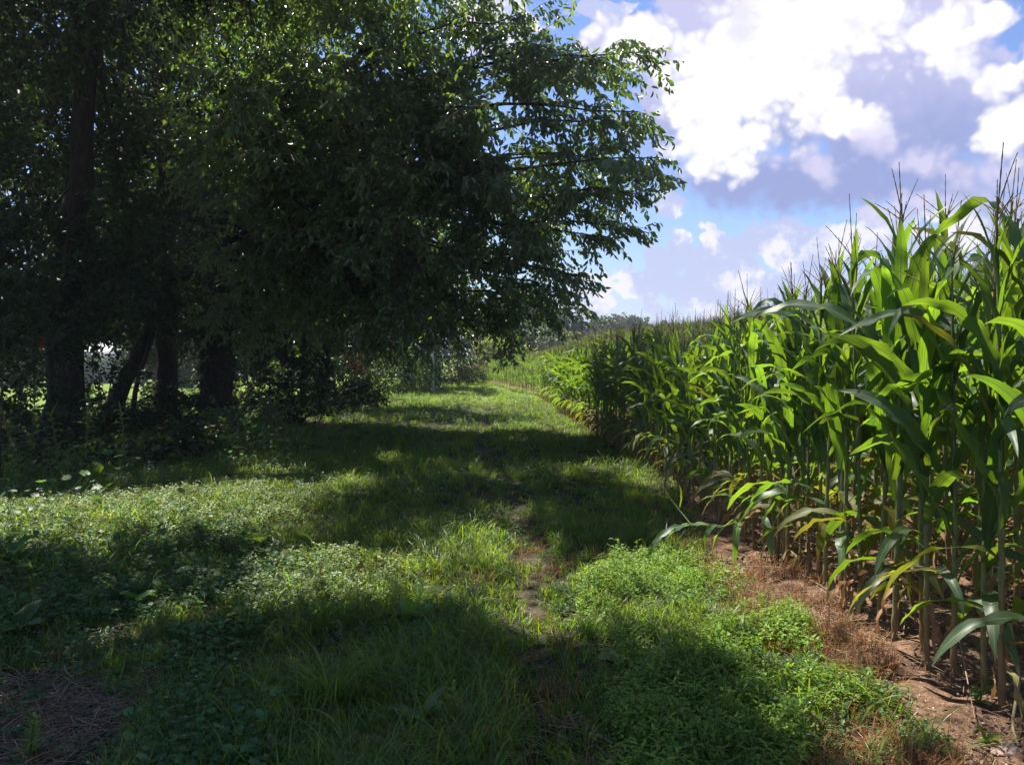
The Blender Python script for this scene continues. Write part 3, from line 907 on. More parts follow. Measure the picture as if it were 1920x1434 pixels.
wood('woodland_tree', 'greyish green tree standing right of the post where the path disappears', (-4.6, 52.0), [(0, 0, 0), (0.1, 0, 3), (0.1, 0, 8)], 0.24,
     [(-4.2, 51.5, 5.0, 2.4, 2.0, 2.6), (-3.4, 51.2, 2.6, 1.7, 1.5, 1.6), (-5.6, 51, 2.2, 2.0, 1.5, 1.7), (-6.6, 52, 5.6, 2.8, 2.2, 3.2), (-4.4, 52, 8.0, 2.6, 2.2, 1.8)], 50, (0.19, 0.055), mat=M_far, nper=7, group=WG, twigs=False)
wood('woodland_tree', 'dark tree deep in the wood behind the ivy clad trunk', (-10.6, 31.0), [(0, 0, 0), (0.1, 0, 4), (0.1, 0, 11)], 0.24,
     [(-10.4, 30.5, 7.6, 3.4, 2.2, 3.0), (-9.4, 30.6, 4.6, 2.0, 1.6, 1.5), (-13, 31, 6.6, 2.8, 2.2, 3.0), (-11.5, 31, 11.4, 3.6, 2.8, 2.2), (-7.4, 31.5, 8.0, 2.4, 2.0, 2.6), (-15.5, 31, 9, 3.0, 2.4, 3.2)], 62, (0.17, 0.05), nper=6, group=WG, twigs=False)

# ------------------------------------------------------------------ corn
def prof_corn(Wm):
    def f(t):
        return Wm * (0.45 + 0.55 * min(1, t / 0.3) ** 0.8) * max(0.0, 1 - max(0, (t - 0.42) / 0.58) ** 2.0) ** 0.9 + 0.0005
    return f


def mk(name, parts, mats):
    a = Acc()
    for p in parts:
        a.add(*p)
    me = a.mesh(name, mats)
    return me, (np.concatenate(a.V), a)


ARR = {}                                # the arrays behind each pooled mesh, for the joined far plants


def pool_leaf(key, V, F, co, mat):
    me = mesh_np('leaf', V, F, mat, co)
    ARR[me.name] = (V, F, co)
    return me


UP, MID, LOW, DRY = [], [], [], []
for k in range(10):
    g = np.random.default_rng(100 + k)
    UP.append(pool_leaf('u', *strip(g.uniform(0.42, 0.66), prof_corn(g.uniform(0.03, 0.042)), rad(g.uniform(74, 87)), rad(g.uniform(30, 72)), 1.6, 0.45, 0.004, g.uniform(-0.6, 0.6), 12, 5, None, k), M_corn))
for k in range(22):
    g = np.random.default_rng(200 + k)
    kink = (g.uniform(0.4, 0.7), rad(g.uniform(60, 100))) if k % 3 == 0 else None
    a1 = rad(g.uniform(-82, 5)) if kink is None else rad(g.uniform(10, 40))
    MID.append(pool_leaf('m', *strip(g.uniform(0.75, 1.0), prof_corn(g.uniform(0.034, 0.05)), rad(g.uniform(60, 84)), a1, g.uniform(1.3, 3.0), 0.3, 0.015, g.uniform(-1.6, 1.6), 18, 5, kink, k, 4.5), M_cornold if k == 8 else M_corn))
for k in range(9):
    g = np.random.default_rng(300 + k)
    LOW.append(pool_leaf('l', *strip(g.uniform(0.5, 0.75), prof_corn(g.uniform(0.03, 0.042)), rad(g.uniform(30, 60)), rad(g.uniform(-88, -60)), g.uniform(0.6, 1.0), 0.25, 0.012, g.uniform(-1.5, 1.5), 12, 5, None, k), M_corn if k < 5 else M_cornold))
for k in range(5):
    g = np.random.default_rng(400 + k)
    DRY.append(pool_leaf('d', *strip(g.uniform(0.35, 0.6), prof_corn(g.uniform(0.012, 0.022)), rad(g.uniform(10, 50)), rad(-88), 0.45, 0.9, 0.014, g.uniform(-2.5, 2.5), 10, 4, None, k), M_corndry))


def stalk_arr(seed, h=2.0):
    g = np.random.default_rng(seed)
    z = [-0.06]
    while z[-1] < h - 0.1:
        z.append(z[-1] + 0.14 + 0.012 * len(z) * 0.5)
    zz, rr = [], []
    for k, q_ in enumerate(z):
        r0 = 0.0155 * (1 - 0.62 * max(0, q_) / h)
        zz += [q_ - 0.004, q_ + 0.008, q_ + 0.05]
        rr += [r0 * 1.0, r0 * 1.28, r0 * 0.98]
    zz.append(h + 0.02); rr.append(0.004)
    zz = np.array(zz)
    c = np.stack([0.012 * np.sin(zz * 2 + g.uniform(0, 6)), 0.012 * np.sin(zz * 1.7 + g.uniform(0, 6)), zz], 1)
    V, F, co = tube(c, rr, 7)
    co[:, 1] = np.repeat(zz / h, 7)
    a = Acc().add(V, F, co)
    for k in range(5):                  # brace roots
        an = k * 1.256 + g.uniform(0, 0.6)
        p = np.array([[0.011 * math.cos(an), 0.011 * math.sin(an), 0.05], [0.035 * math.cos(an), 0.035 * math.sin(an), 0.02], [0.05 * math.cos(an), 0.05 * math.sin(an), -0.05]])
        V, F, co = tube(p, 0.0035, 4)
        co[:, 1] = 0.0
        a.add(V, F, co)
    return a


def tassel_arr(seed):
    g = np.random.default_rng(seed)
    a = Acc()
    n = int(g.integers(3, 8))
    for k in range(n + 1):
        if k == 0:
            p0, d, L = np.zeros(3), np.array([g.normal(0, .05), g.normal(0, .05), 1]), g.uniform(0.26, 0.36)
        else:
            an = k * 2.4 + g.uniform(-.4, .4)
            tl = rad(g.uniform(12, 58))
            p0 = np.array([0, 0, 0.015 * k * 0.6])
            d = np.array([math.sin(tl) * math.cos(an), math.sin(tl) * math.sin(an), math.cos(tl)])
            L = g.uniform(0.12, 0.24)
        t = np.linspace(0, 1, 12)
        p = p0 + d * (t * L)[:, None]
        p[:, 2] -= (0.12 if k else 0.0) * L * t ** 2
        r = np.where(np.arange(12) % 2, 0.0042, 0.0024) * (1 - 0.5 * t) * (1.15 if k == 0 else 0.9)
        V, F, co = tube(p, r, 4)
        co[:, 2] = g.uniform()
        a.add(V, F, co)
    V, F, co = tube(np.array([[0, 0, -0.2], [0, 0, 0.1]]), [0.004, 0.003], 4)
    a.add(V, F, co)
    return a


def ear_arr(seed):
    g = np.random.default_rng(seed)
    t = np.linspace(0, 1, 9)
    p = np.stack([0.02 + t * 0.07, 0 * t, t * 0.22], 1)
    V, F, co = tube(p, 0.024 * np.sin(np.pi * (0.12 + 0.82 * t)) ** 0.7, 8)
    co[:, 0] = co[:, 0] * 2 - 1
    a = Acc().add(V, F, co)
    s = Acc()
    for k in range(9):
        an = g.uniform(0, 6.28)
        e = np.array([0.10 + 0.03 * math.cos(an), 0.03 * math.sin(an), 0.235 + g.uniform(-.03, .03)])
        V, F, co = tube(bez((0.085, 0, 0.21), (0.095, 0, 0.26), e, 4), 0.002, 3)
        s.add(V, F, co)
    return a, s


STALKS = [stalk_arr(s) for s in range(6)]
STALK_ME = [a.mesh('stalk', M_stalk) for a in STALKS]
TAS = [tassel_arr(s) for s in range(8)]
TAS_ME = [a.mesh('tassel', M_tassel) for a in TAS]
EARS = [ear_arr(s) for s in range(3)]
EAR_ME = [(a.mesh('ear', M_husk), s.mesh('silk', M_silk)) for a, s in EARS]


def plan(seed):
    """where the leaves of one plant sit: list of (mesh, z, azimuth, scale)"""
    g = np.random.default_rng(seed)
    out = []
    az0 = g.uniform(0, 6.28)
    n = int(g.integers(13, 17))
    for k in range(n):
        f = k / (n - 1)
        z = 0.38 + 1.5 * f ** 0.95
        a = az0 + (k % 2) * math.pi + g.normal(0, 0.35)
        if f > 0.76:
            m, s = UP[g.integers(len(UP))], 0.9 - 0.25 * (f - 0.76) / 0.24
        elif f > 0.16:
            m, s = MID[g.integers(len(MID))], g.uniform(0.8, 1.05)
        else:
            m, s = LOW[g.integers(len(LOW))], g.uniform(0.7, 1.05)
        out.append((m, z, a, s))
    for k in range(int(g.integers(1, 4))):
        out.append((DRY[g.integers(len(DRY))], g.uniform(0.12, 0.42), g.uniform(0, 6.28), g.uniform(0.7, 1.1)))
    return out, g


def joined(seed, cut=False):
    """one plant as a single mesh, for those too small in the picture to show their parts"""
    pl, g = plan(seed)
    a = Acc()
    st = STALKS[seed % 6]
    for Vv, Ff, Cc in zip(st.V, st.F4, st.C):
        pass
    V = np.concatenate(st.V); F = np.concatenate(st.F4); C = np.concatenate(st.C)
    a.add(V, F, C, 1)
    for (m, z, az_, s) in pl:
        V, F, C = ARR[m.name]
        mi = {M_corn.name: 0, M_cornold.name: 2, M_corndry.name: 3}[m.materials[0].name]
        a.add(xf(V, az_, s, (0, 0, z)), F, C, mi)
    t = TAS[seed % 8]
    a.add(np.concatenate(t.V) * 1.35 + np.array([0, 0, 2.08]), np.concatenate(t.F4), np.concatenate(t.C), 4)
    return a.mesh('corn_plant', [M_corn, M_stalk, M_cornold, M_corndry, M_tassel])


JOIN = [joined(900 + k) for k in range(9)]


def corn_h(y, row):
    a = np.interp(y, [3.5, 4.2, 5.3, 6.7, 9, 12, 20, 27, 34, 52], [1.06, 1.05, 1.0, 0.9, 0.83, 0.8, 0.78, 0.7, 0.55, 0.5])
    b = np.interp(y, [3.5, 9, 20, 60], [1.04, 0.95, 0.88, 0.85])
    return a + (b - a) * min(1, row / 4) * (0 if y > 40 and row < 3 else 1)


def place_parts(x, y, s, seed, label, group):
    root = thing('corn_plant', label, 'corn plant', (x, y, float(H(x, y))), 0, group)
    root.rotation_euler = (R.normal(0, 0.03), R.normal(0, 0.03), 0)
    root.scale = (s, s, s)
    pl, g = plan(seed)
    ob('stalk', STALK_ME[seed % 6], root)
    for (m, z, a_, sc) in pl:
        o = ob('leaf', m, root, (0, 0, z), None, (0, 0, a_))
        o.scale = (sc, sc, sc)
    ob('tassel', TAS_ME[int(g.integers(8))], root, (0, 0, 2.06), None, (g.normal(0, .06), g.normal(0, .06), g.uniform(0, 6.28))).scale = (1.1, 1.1, 1.2)
    if g.uniform() < 0.45:
        e = EAR_ME[int(g.integers(3))]
        eo = ob('ear', e[0], root, (0, 0, g.uniform(0.8, 1.0)), None, (0, 0, g.uniform(0, 6.28)))
        ob('silk', e[1], eo)
    return root


def NTH(n):
    base = ['', 'First', 'Second', 'Third', 'Fourth', 'Fifth', 'Sixth', 'Seventh', 'Eighth', 'Ninth', 'Tenth', 'Eleventh', 'Twelfth', 'Thirteenth', 'Fourteenth', 'Fifteenth', 'Sixteenth', 'Seventeenth', 'Eighteenth', 'Nineteenth']
    if n < 20:
        return base[n]
    t = ['Twent', 'Thirt', 'Fort'][n // 10 - 2]
    return t + 'ieth' if n % 10 == 0 else t + 'y-' + base[n % 10].lower()


ORD = ['Nearest', 'Second', 'Third', 'Fourth', 'Fifth', 'Sixth', 'Seventh', 'Eighth', 'Ninth', 'Tenth', 'Eleventh', 'Twelfth']
ROWG = ['front row of corn', 'second row of corn', 'third row of corn', 'inner rows of corn']
ROWN = ['front', 'second', 'third', 'fourth', 'fifth', 'sixth', 'seventh', 'eighth', 'ninth', 'tenth']


def where(y):
    for lim, t in ((4.4, 'the bare soil at the lower right'), (5.6, 'the dry grass strip'), (6.6, 'the top end of the dry grass'), (7.6, 'the broken bent over plant'), (9.0, 'the grass past the broken plant'),
                   (11.5, 'the start of the tree shade'), (14, 'the middle of the tree shade'), (18, 'the far part of the tree shade'), (23, 'the sunny stretch past the shade'), (99, 'the far bend of the lane')):
        if y < lim:
            return t


cand = []
for row in range(0, 10):
    y = 3.4 + R.uniform(0, 0.1) if row == 0 else 3.0
    while y < 30:
        x = float(edge_x(y)) + 0.76 * row + R.normal(0, 0.035)
        if abs(x) / y < 0.86:
            cand.append((y + 0.35 * row, row, x, y))
        y += R.uniform(0.13, 0.20)
cand.sort()
N_PARTS, N_SINGLE = 118, 182
placed_far = []
cnt = {}
for k, (key, row, x, y) in enumerate(cand):
    s = corn_h(y, row) * R.normal(0.97, 0.065)
    if k < N_PARTS:
        c = cnt.get(row, 0); cnt[row] = c + 1
        if row == 0 and c < 36:
            lab = f'{NTH(c + 1)} corn plant from the camera in the front row along the bare soil strip'
            if c == 0:
                lab = 'Tall corn plant at the right edge, nearest of the front row by the soil'
        else:
            lab = f'Corn plant of the {ROWN[row]} row, by {where(y)}'
        place_parts(x, y, s, 5000 + k, lab, ROWG[min(row, 3)])
    elif k < N_PARTS + N_SINGLE:
        o = ob('corn_plant', JOIN[int(R.integers(len(JOIN)))], None, (x, y, float(H(x, y))), None, (R.normal(0, .03), R.normal(0, .03), R.uniform(0, 6.28)))
        o.scale = (s, s, s * R.uniform(0.96, 1.04))
        tag(o, f'Corn plant of the {ROWN[row]} row, by {where(y)}', 'corn plant', ROWG[min(row, 3)])
    else:
        placed_far.append((x, y, s))


# ------------------------------------------------------------------ scatter: one object of kind stuff, pieces instanced on its points
def scatter(name, pts, rz, sc, protos, tilt=0.15, seed=1):
    n = len(pts)
    me = bpy.data.meshes.new(name)
    me.vertices.add(n)
    me.vertices.foreach_set('co', np.asarray(pts, np.float32).ravel())
    g = np.random.default_rng(seed)
    rot = np.stack([g.normal(0, tilt, n), g.normal(0, tilt, n), rz], 1).astype(np.float32)
    for nm, ty, arr, key in (('rot', 'FLOAT_VECTOR', rot, 'vector'), ('scl', 'FLOAT', np.asarray(sc, np.float32), 'value'), ('idx', 'INT', g.integers(0, len(protos), n).astype(np.int32), 'value')):
        at = me.attributes.new(nm, ty, 'POINT')
        at.data.foreach_set(key, arr.ravel())
    col = bpy.data.collections.new(name + '_pieces')
    for k, p in enumerate(protos):
        col.objects.link(bpy.data.objects.new(p.name + '_piece', p))
    nt = bpy.data.node_groups.new(name, 'GeometryNodeTree')
    nt.interface.new_socket('Geometry', in_out='INPUT', socket_type='NodeSocketGeometry')
    nt.interface.new_socket('Geometry', in_out='OUTPUT', socket_type='NodeSocketGeometry')
    N = nt.nodes.new
    gi, go, ip, ci = N('NodeGroupInput'), N('NodeGroupOutput'), N('GeometryNodeInstanceOnPoints'), N('GeometryNodeCollectionInfo')
    ci.inputs['Collection'].default_value = col
    ci.inputs['Separate Children'].default_value = True
    ci.inputs['Reset Children'].default_value = True

    def na(nm, ty):
        a = N('GeometryNodeInputNamedAttribute')
        a.data_type = ty
        a.inputs['Name'].default_value = nm
        return a.outputs['Attribute']
    e2r = N('FunctionNodeEulerToRotation')
    L = nt.links.new
    L(na('rot', 'FLOAT_VECTOR'), e2r.inputs[0])
    L(gi.outputs[0], ip.inputs['Points'])
    L(ci.outputs[0], ip.inputs['Instance'])
    ip.inputs['Pick Instance'].default_value = True
    L(na('idx', 'INT'), ip.inputs['Instance Index'])
    L(e2r.outputs[0], ip.inputs['Rotation'])
    L(na('scl', 'FLOAT'), ip.inputs['Scale'])
    L(ip.outputs[0], go.inputs[0])
    o = ob(name, me, None, None, 'stuff')
    md = o.modifiers.new('scatter', 'NODES')
    md.node_group = nt
    return o


fx = [np.array(placed_far)]
rows = []
for row in range(0, 60):
    step = 0.2 if row < 12 else 0.3
    y0 = 2.5 if row >= 10 else 30.0
    yy = np.arange(y0, 75, step)
    xx = edge_x(yy) + 0.76 * row
    k = (xx / yy < 0.8) & (xx / yy > -0.4)
    rows.append(np.stack([xx[k] + R.normal(0, .05, k.sum()), yy[k] + R.normal(0, .05, k.sum()), np.array([corn_h(a, row) for a in yy[k]]) * R.normal(1, .05, k.sum())], 1))
fx += rows
fx = np.concatenate(fx)
fa = fx[:, 0] / fx[:, 1]
fx[:, 2] *= np.where(fx[:, 1] > 28, np.interp(fa, [-0.06, 0.03, 0.11], [0.55, 0.6, 1.0]), 1)
fx = fx[(fa > 0.06) | (fx[:, 1] < 55)]
scatter('corn_field', np.stack([fx[:, 0], fx[:, 1], H(fx[:, 0], fx[:, 1])], 1), R.uniform(0, 6.28, len(fx)), fx[:, 2], JOIN[:6], 0.035)

# the broken plant lying out of the front row
bx, by = G(1475, 1052)
br = thing('broken_corn_plant', 'Broken corn plant bent over from the front row towards the grass path', 'corn plant', (bx, by, float(H(bx, by))))
pts = np.array([[0, 0, 0], [-0.02, 0, 0.18], [-0.1, 0.02, 0.36], [-0.26, 0.03, 0.30], [-0.5, 0.05, 0.22], [-0.72, 0.1, 0.24], [-0.86, 0.2, 0.42]])
V, F, co = tube(pts, [0.012, 0.012, 0.011, 0.01, 0.008, 0.006, 0.004], 7)
co[:, 1] = 0.5
ob('stalk', mesh_np('stalk', V, F, M_stalk, co), br)
for (px_, pz_, an, s, m, ry) in [(-0.1, 0.36, 3.0, 0.7, MID[1], 0.9), (-0.15, 0.34, -0.4, 0.55, LOW[1], 0.4), (-0.3, 0.29, 3.4, 0.8, LOW[0], 0.5), (-0.35, 0.27, 4.3, 0.7, LOW[2], 0.6), (-0.5, 0.23, 2.9, 0.75, MID[2], 1.2),
                             (-0.5, 0.23, 3.9, 0.6, LOW[3], 0.3), (-0.7, 0.24, 3.5, 0.6, MID[4], 1.0), (-0.2, 0.32, 4.8, 0.7, LOW[4], 0.5), (-0.82, 0.38, 2.4, 0.45, UP[2], -0.3)]:
    o = ob('leaf', m, br, (px_, 0.03, pz_), None, (0, ry, an))
    o.scale = (s, s, s)
o = ob('tassel', TAS_ME[1], br, (-0.86, 0.2, 0.42), None, (-0.3, -0.6, 0))
o.scale = (0.5, 0.5, 0.6)

# ------------------------------------------------------------------ ground cover
def lanc(Wm, pk=0.4):
    def f(t):
        return Wm * (np.sin(np.pi * min(1, t ** (math.log(0.5) / math.log(pk)))) ** 0.8) + 0.0004
    return f


def blade_w(Wm):
    return lambda t: Wm * (1 - t ** 1.6) + 0.0002


def grass_tuft(seed, n, hmin, hmax, spread, wd=0.0028, bend=(20, 110), mat=M_grass, name='grass_tuft', seg=4):
    g = np.random.default_rng(seed)
    a = Acc()
    for k in range(n):
        L = g.uniform(hmin, hmax)
        a0 = rad(g.uniform(60, 88))
        V, F, co = strip(L, blade_w(wd * g.uniform(0.7, 1.4)), a0, a0 - rad(g.uniform(*bend)), g.uniform(1.0, 1.8), 0.3, 0, g.uniform(-.6, .6), seg, 2, None, int(g.integers(1e6)))
        r_ = spread * math.sqrt(g.uniform())
        an = g.uniform(0, 6.28)
        a.add(xf(V, g.uniform(0, 6.28), 1, (r_ * math.cos(an), r_ * math.sin(an), -0.005)), F, co)
    return a.mesh(name, mat)


def herb(seed, h, pairs, lf, wf, mat=M_chick, name='herb', stems=3, spread=0.04, flower=0):
    g = np.random.default_rng(seed)
    a = Acc()
    for s in range(stems):
        an, tl = g.uniform(0, 6.28), rad(g.uniform(5, 50))
        d = np.array([math.sin(tl) * math.cos(an), math.sin(tl) * math.sin(an), math.cos(tl)])
        p0 = np.array([g.normal(0, spread), g.normal(0, spread), 0])
        hh = h * g.uniform(0.6, 1.1)
        p = bez(p0, p0 + np.array([0, 0, hh * 0.4]) + d * hh * 0.2, p0 + d * hh, 4)
        V, F, co = tube(p, 0.0012, 3)
        a.add(V, F, co, 1)
        for k in range(pairs):
            t = 0.25 + 0.75 * (k + 0.5) / pairs
            q_ = p[min(int(t * 3), 2)] + (p[min(int(t * 3), 2) + 1] - p[min(int(t * 3), 2)]) * (t * 3 - min(int(t * 3), 2))
            for m_ in (0, 1):
                V, F, co = strip(lf * g.uniform(0.6, 1.15), lanc(wf * g.uniform(0.8, 1.1)), rad(g.uniform(15, 60)), rad(g.uniform(-50, 10)), 1, 0.25, 0, 0, 3, 3, None, int(g.integers(1e6)))
                a.add(xf(V, k * 1.7 + m_ * math.pi + g.uniform(-.4, .4) + s, 1, q_), F, co)
        if flower and g.uniform() < flower:
            for m_ in range(5):
                V, F, co = strip(0.008, lanc(0.004), rad(30), rad(10), 1, 0, 0, 0, 2, 2)
                a.add(xf(V, m_ * 1.256, 1, p[-1]), F, co, 2)
    return a.mesh(name, [mat, M_stem, M_flower])


def round_leaf_patch(seed, n, size, mat=M_ivy, name='creeper', hmax=0.09, spread=0.09):
    g = np.random.default_rng(seed)
    a = Acc()
    for k in range(n):
        x, y = g.normal(0, spread, 2)
        h = g.uniform(0.02, hmax)
        r = size * g.uniform(0.55, 1.2)
        tl, an = rad(g.uniform(0, 40)), g.uniform(0, 6.28)
        m_ = 11
        th = np.linspace(0.35, 2 * np.pi - 0.35, m_)
        rr = r * (1 + 0.13 * np.cos(th * 6))
        V = np.concatenate([[[0, 0, -0.15 * r]], np.stack([rr * np.cos(th), rr * np.sin(th), 0.12 * r * np.ones(m_)], 1)])
        F = np.array([[0, i + 1, i + 2] for i in range(m_ - 1)])
        c = np.zeros((m_ + 1, 3)); c[1:, 0] = 0.9; c[:, 2] = g.uniform()
        a.add(xf(xf(V, 0, 1, (0, 0, 0), tl), an, 1, (x, y, h)), F, c)
        V, F, co = tube(np.array([[x * 0.7, y * 0.7, -0.01], [x, y, h]]), 0.001, 3)
        a.add(V, F, co, 1)
    return a.mesh(name, [mat, M_stem])


def straw_bits(seed, n, spread, L0, L1, wd, mat=M_straw, name='straw'):
    g = np.random.default_rng(seed)
    a = Acc()
    for k in range(n):
        L = g.uniform(L0, L1)
        an, tl = g.uniform(0, 6.28), g.normal(0, 0.14)
        c = np.array([*g.normal(0, spread, 2), g.uniform(0.004, 0.03)])
        d = np.array([math.cos(an) * math.cos(tl), math.sin(an) * math.cos(tl), math.sin(tl)])
        b = c + np.array([-d[1], d[0], 0]) * L * g.normal(0, 0.08)
        V, F, co = tube(bez(c - d * L / 2, b, c + d * L / 2, 4), wd * g.uniform(0.5, 1.3), 3)
        co[:, 2] = g.uniform()
        a.add(V, F, co)
    return a.mesh(name, mat)


def chips(seed, n, spread, size, mat, name):
    g = np.random.default_rng(seed)
    a = Acc()
    for k in range(n):
        th = np.sort(g.uniform(0, 6.28, 6))
        s = size * g.uniform(0.4, 1.4)
        r_ = s * g.uniform(0.6, 1.2, 6)
        el_ = g.uniform(0.4, 1)
        V = np.concatenate([np.stack([r_ * np.cos(th), r_ * np.sin(th) * el_, np.zeros(6)], 1), np.stack([r_ * .6 * np.cos(th), r_ * .6 * np.sin(th) * el_, s * g.uniform(.3, .8) * np.ones(6)], 1)])
        F = np.array([[i, (i + 1) % 6, 6 + (i + 1) % 6, 6 + i] for i in range(6)] + [[6, 7, 8, 9], [6, 9, 10, 11]])
        a.add(xf(V, g.uniform(0, 6.28), 1, (*g.normal(0, spread, 2), -s * 0.15)), F)
    return a.mesh(name, mat, smooth=False)


def sample(n, d0, d1, pw=0.85, left=0.72, right=0.66):
    """points on the ground, thinning with the distance"""
    u = R.uniform(size=n)
    e = 1 - pw
    d = (d0 ** e + u * (d1 ** e - d0 ** e)) ** (1 / e)
    x = R.uniform(-left, right, n) * d
    return x, d


def rim(x, y):                          # distance left of the corn front row
    return edge_x(y) - x


def off_path(x, y, wdt=0.2):
    return np.abs(x - path_x(y) - 0.03 * sn(x, y, 2.0)) > wdt * (0.8 + 0.35 * sn(x, y, 2.3))


def put(name, x, y, k, protos, s0=0.75, s1=1.3, dist=0.04, tilt=0.15, lift=0.0, seed=3):
    x, y = x[k], y[k]
    s = R.uniform(s0, s1, len(x)) * (1 + dist * np.maximum(0, y - 6))
    return scatter(name, np.stack([x, y, H(x, y) + lift], 1), R.uniform(0, 6.28, len(x)), s, protos, tilt, seed)


g_short = [grass_tuft(10 + k, 20, 0.04, 0.11, 0.06) for k in range(5)]
g_mid = [grass_tuft(20 + k, 24, 0.06, 0.15, 0.08, 0.003, (30, 130)) for k in range(5)]
g_long = [grass_tuft(30 + k, 26, 0.13, 0.33, 0.08, 0.0034, (60, 165), seg=6) for k in range(5)]
g_dry = [grass_tuft(40 + k, 20, 0.04, 0.15, 0.06, 0.0022, (10, 120), M_dryg, 'dry_grass') for k in range(4)]
p_chick = [herb(50 + k, 0.10 + 0.02 * k, 4 + k % 2, 0.042, 0.0052, M_chick, 'herb', 4, 0.05) for k in range(6)]
p_small = [herb(60 + k, 0.10, 4, 0.022, 0.0062, M_ivy, 'low_weed', 4, 0.05, 0.1) for k in range(4)]
p_pale = [herb(65 + k, 0.12, 4, 0.026, 0.0085, M_pale, 'pale_weed', 4, 0.05, 0.25) for k in range(4)]
p_ivy = [round_leaf_patch(70 + k, 18, 0.016) for k in range(5)]
p_ivyb = [round_leaf_patch(75 + k, 10, 0.021, M_ivy, 'broad_creeper', 0.12, 0.12) for k in range(3)]
p_straw = [straw_bits(80 + k, 16, 0.08, 0.04, 0.2, 0.0016) for k in range(4)]
p_chip = [chips(90 + k, 6, 0.07, 0.007, M_chip, 'pale_chip') for k in range(3)]
p_clod = [chips(95 + k, 7, 0.08, 0.016, M_clod, 'clod') for k in range(3)]

woodx = lambda y: np.interp(y, [0, 4, 9, 14, 20, 32, 50], [-3.0, -3.2, -4.3, -5.0, -5.6, -6.0, -5.4])
# short sward everywhere on the lane
x, y = sample(16000, 2.6, 45)
k = (rim(x, y) > np.interp(y, [3, 6, 9, 14], [0.64, 0.55, 0.1, -0.2]) + 0.06 * sn(x, y, 6)) & (off_path(x, y, 0.1) | (R.uniform(size=len(x)) < 0.5)) & ~inpoly(x, y, MULCH) & (x > woodx(y) - 1.0) & ~(inpoly(x, y, DRY1) & (R.uniform(size=len(x)) < 0.85)) & ~(inpoly(x, y, DRY2) & (R.uniform(size=len(x)) < 0.8))
put('short_grass', x, y, k, g_short, seed=3)
x, y = sample(9500, 2.8, 40)
k = (rim(x, y) > 0.55) & off_path(x, y, 0.3) & ~inpoly(x, y, MULCH) & (~inpoly(x, y, CHICK) | (sn(x, y, 2.6) < -0.3)) & ~inpoly(x, y, DRY1) & ~inpoly(x, y, DRY2) & (x > woodx(y) - 0.5) & (sn(x, y, 1.1) + 0.5 * sn(x, y, 3) > -0.35) & ~(inpoly(x, y, IVY) & (R.uniform(size=len(x)) < 0.7))
put('meadow_grass', x, y, k, g_mid, 0.7, 1.25, 0.035, seed=4)
LONG = gpoly((430, 1150), (640, 1090), (900, 1130), (960, 1250), (960, 1434), (900, 1600), (460, 1600), (420, 1434), (470, 1280))
LONG2 = gpoly((600, 860), (860, 850), (950, 1000), (960, 1080), (760, 1090), (620, 1000))
LONG3 = gpoly((960, 860), (1190, 850), (1330, 1000), (1230, 1010), (1050, 1040), (1000, 960))
x, y = sample(5200, 2.8, 16)
k = (inpoly(x, y, LONG) & (sn(x, y, 3.0) > -0.5)) | (inpoly(x, y, LONG2) & (sn(x, y, 2.2) > 0.0)) | (inpoly(x, y, LONG3) & (sn(x, y, 2.2) > 0.2)) | ((R.uniform(size=len(x)) < 0.07) & (rim(x, y) > 0.4) & off_path(x, y, 0.35) & ~inpoly(x, y, MULCH) & (x > woodx(y)))
put('long_grass', x, y, k, g_long, 0.6, 1.1, 0.0, seed=5)
# bright small-leaved herb mat on the right
x, y = sample(20000, 2.8, 9)
k = inpoly(x + 0.09 * sn(x, y, 7), y + 0.16 * sn(y, x, 5), CHICK) & (R.uniform(size=len(x)) < np.clip(0.5 + 0.55 * sn(x, y, 2.6) + 0.35 * sn(x, y, 8), 0.08, 0.95))
put('herb_mat', x, y, k, p_chick, 0.45, 1.2, 0.0, seed=6)
x, y = sample(5000, 2.8, 30)
k = (rim(x, y) > 0.4) & (~inpoly(x, y, MULCH) | (R.uniform(size=len(x)) < 0.35)) & (x > woodx(y) - 1.5) & off_path(x, y, 0.2) & ((sn(x, y, 1.7) > 0.25) | inpoly(x, y, MULCH) | (x < -1.2)) & ~inpoly(x, y, DRY1)
put('low_weeds', x, y, k, p_small, 0.8, 1.5, 0.05, seed=7)
PALE = gpoly((-200, 950), (250, 930), (520, 915), (640, 940), (520, 1010), (200, 1040), (-200, 1040))
PALE2 = gpoly((420, 1060), (640, 1040), (800, 1075), (760, 1130), (560, 1150), (420, 1140))
x, y = sample(9000, 4, 12)
k = (inpoly(x, y, PALE) | inpoly(x, y, PALE2)) & (R.uniform(size=len(x)) < 0.75)
put('pale_weeds', x, y, k, p_pale, 0.8, 1.3, 0.02, seed=8)
x, y = sample(7000, 2.8, 9)
k = inpoly(x, y, IVY) & (~inpoly(x + 0.12 * sn(x, y, 7), y, MULCH) | (sn(x, y, 6) > 0.75)) & (sn(x, y, 3.1) > -0.7)
put('round_leaved_creeper', x, y, k, p_ivy + p_ivyb[:2] + p_small[:3], 0.8, 1.3, 0.0, seed=9)
x, y = sample(5000, 6, 32, 0.85, 0.9, 0.2)
k = (x < woodx(y) + 0.9 + 0.5 * sn(x, y, 1.5)) & (x > -13) & (R.uniform(size=len(x)) < 0.75)
put('wood_floor_weeds', x, y, k, p_ivyb + p_small + g_mid, 0.9, 2.0, 0.05, seed=10)
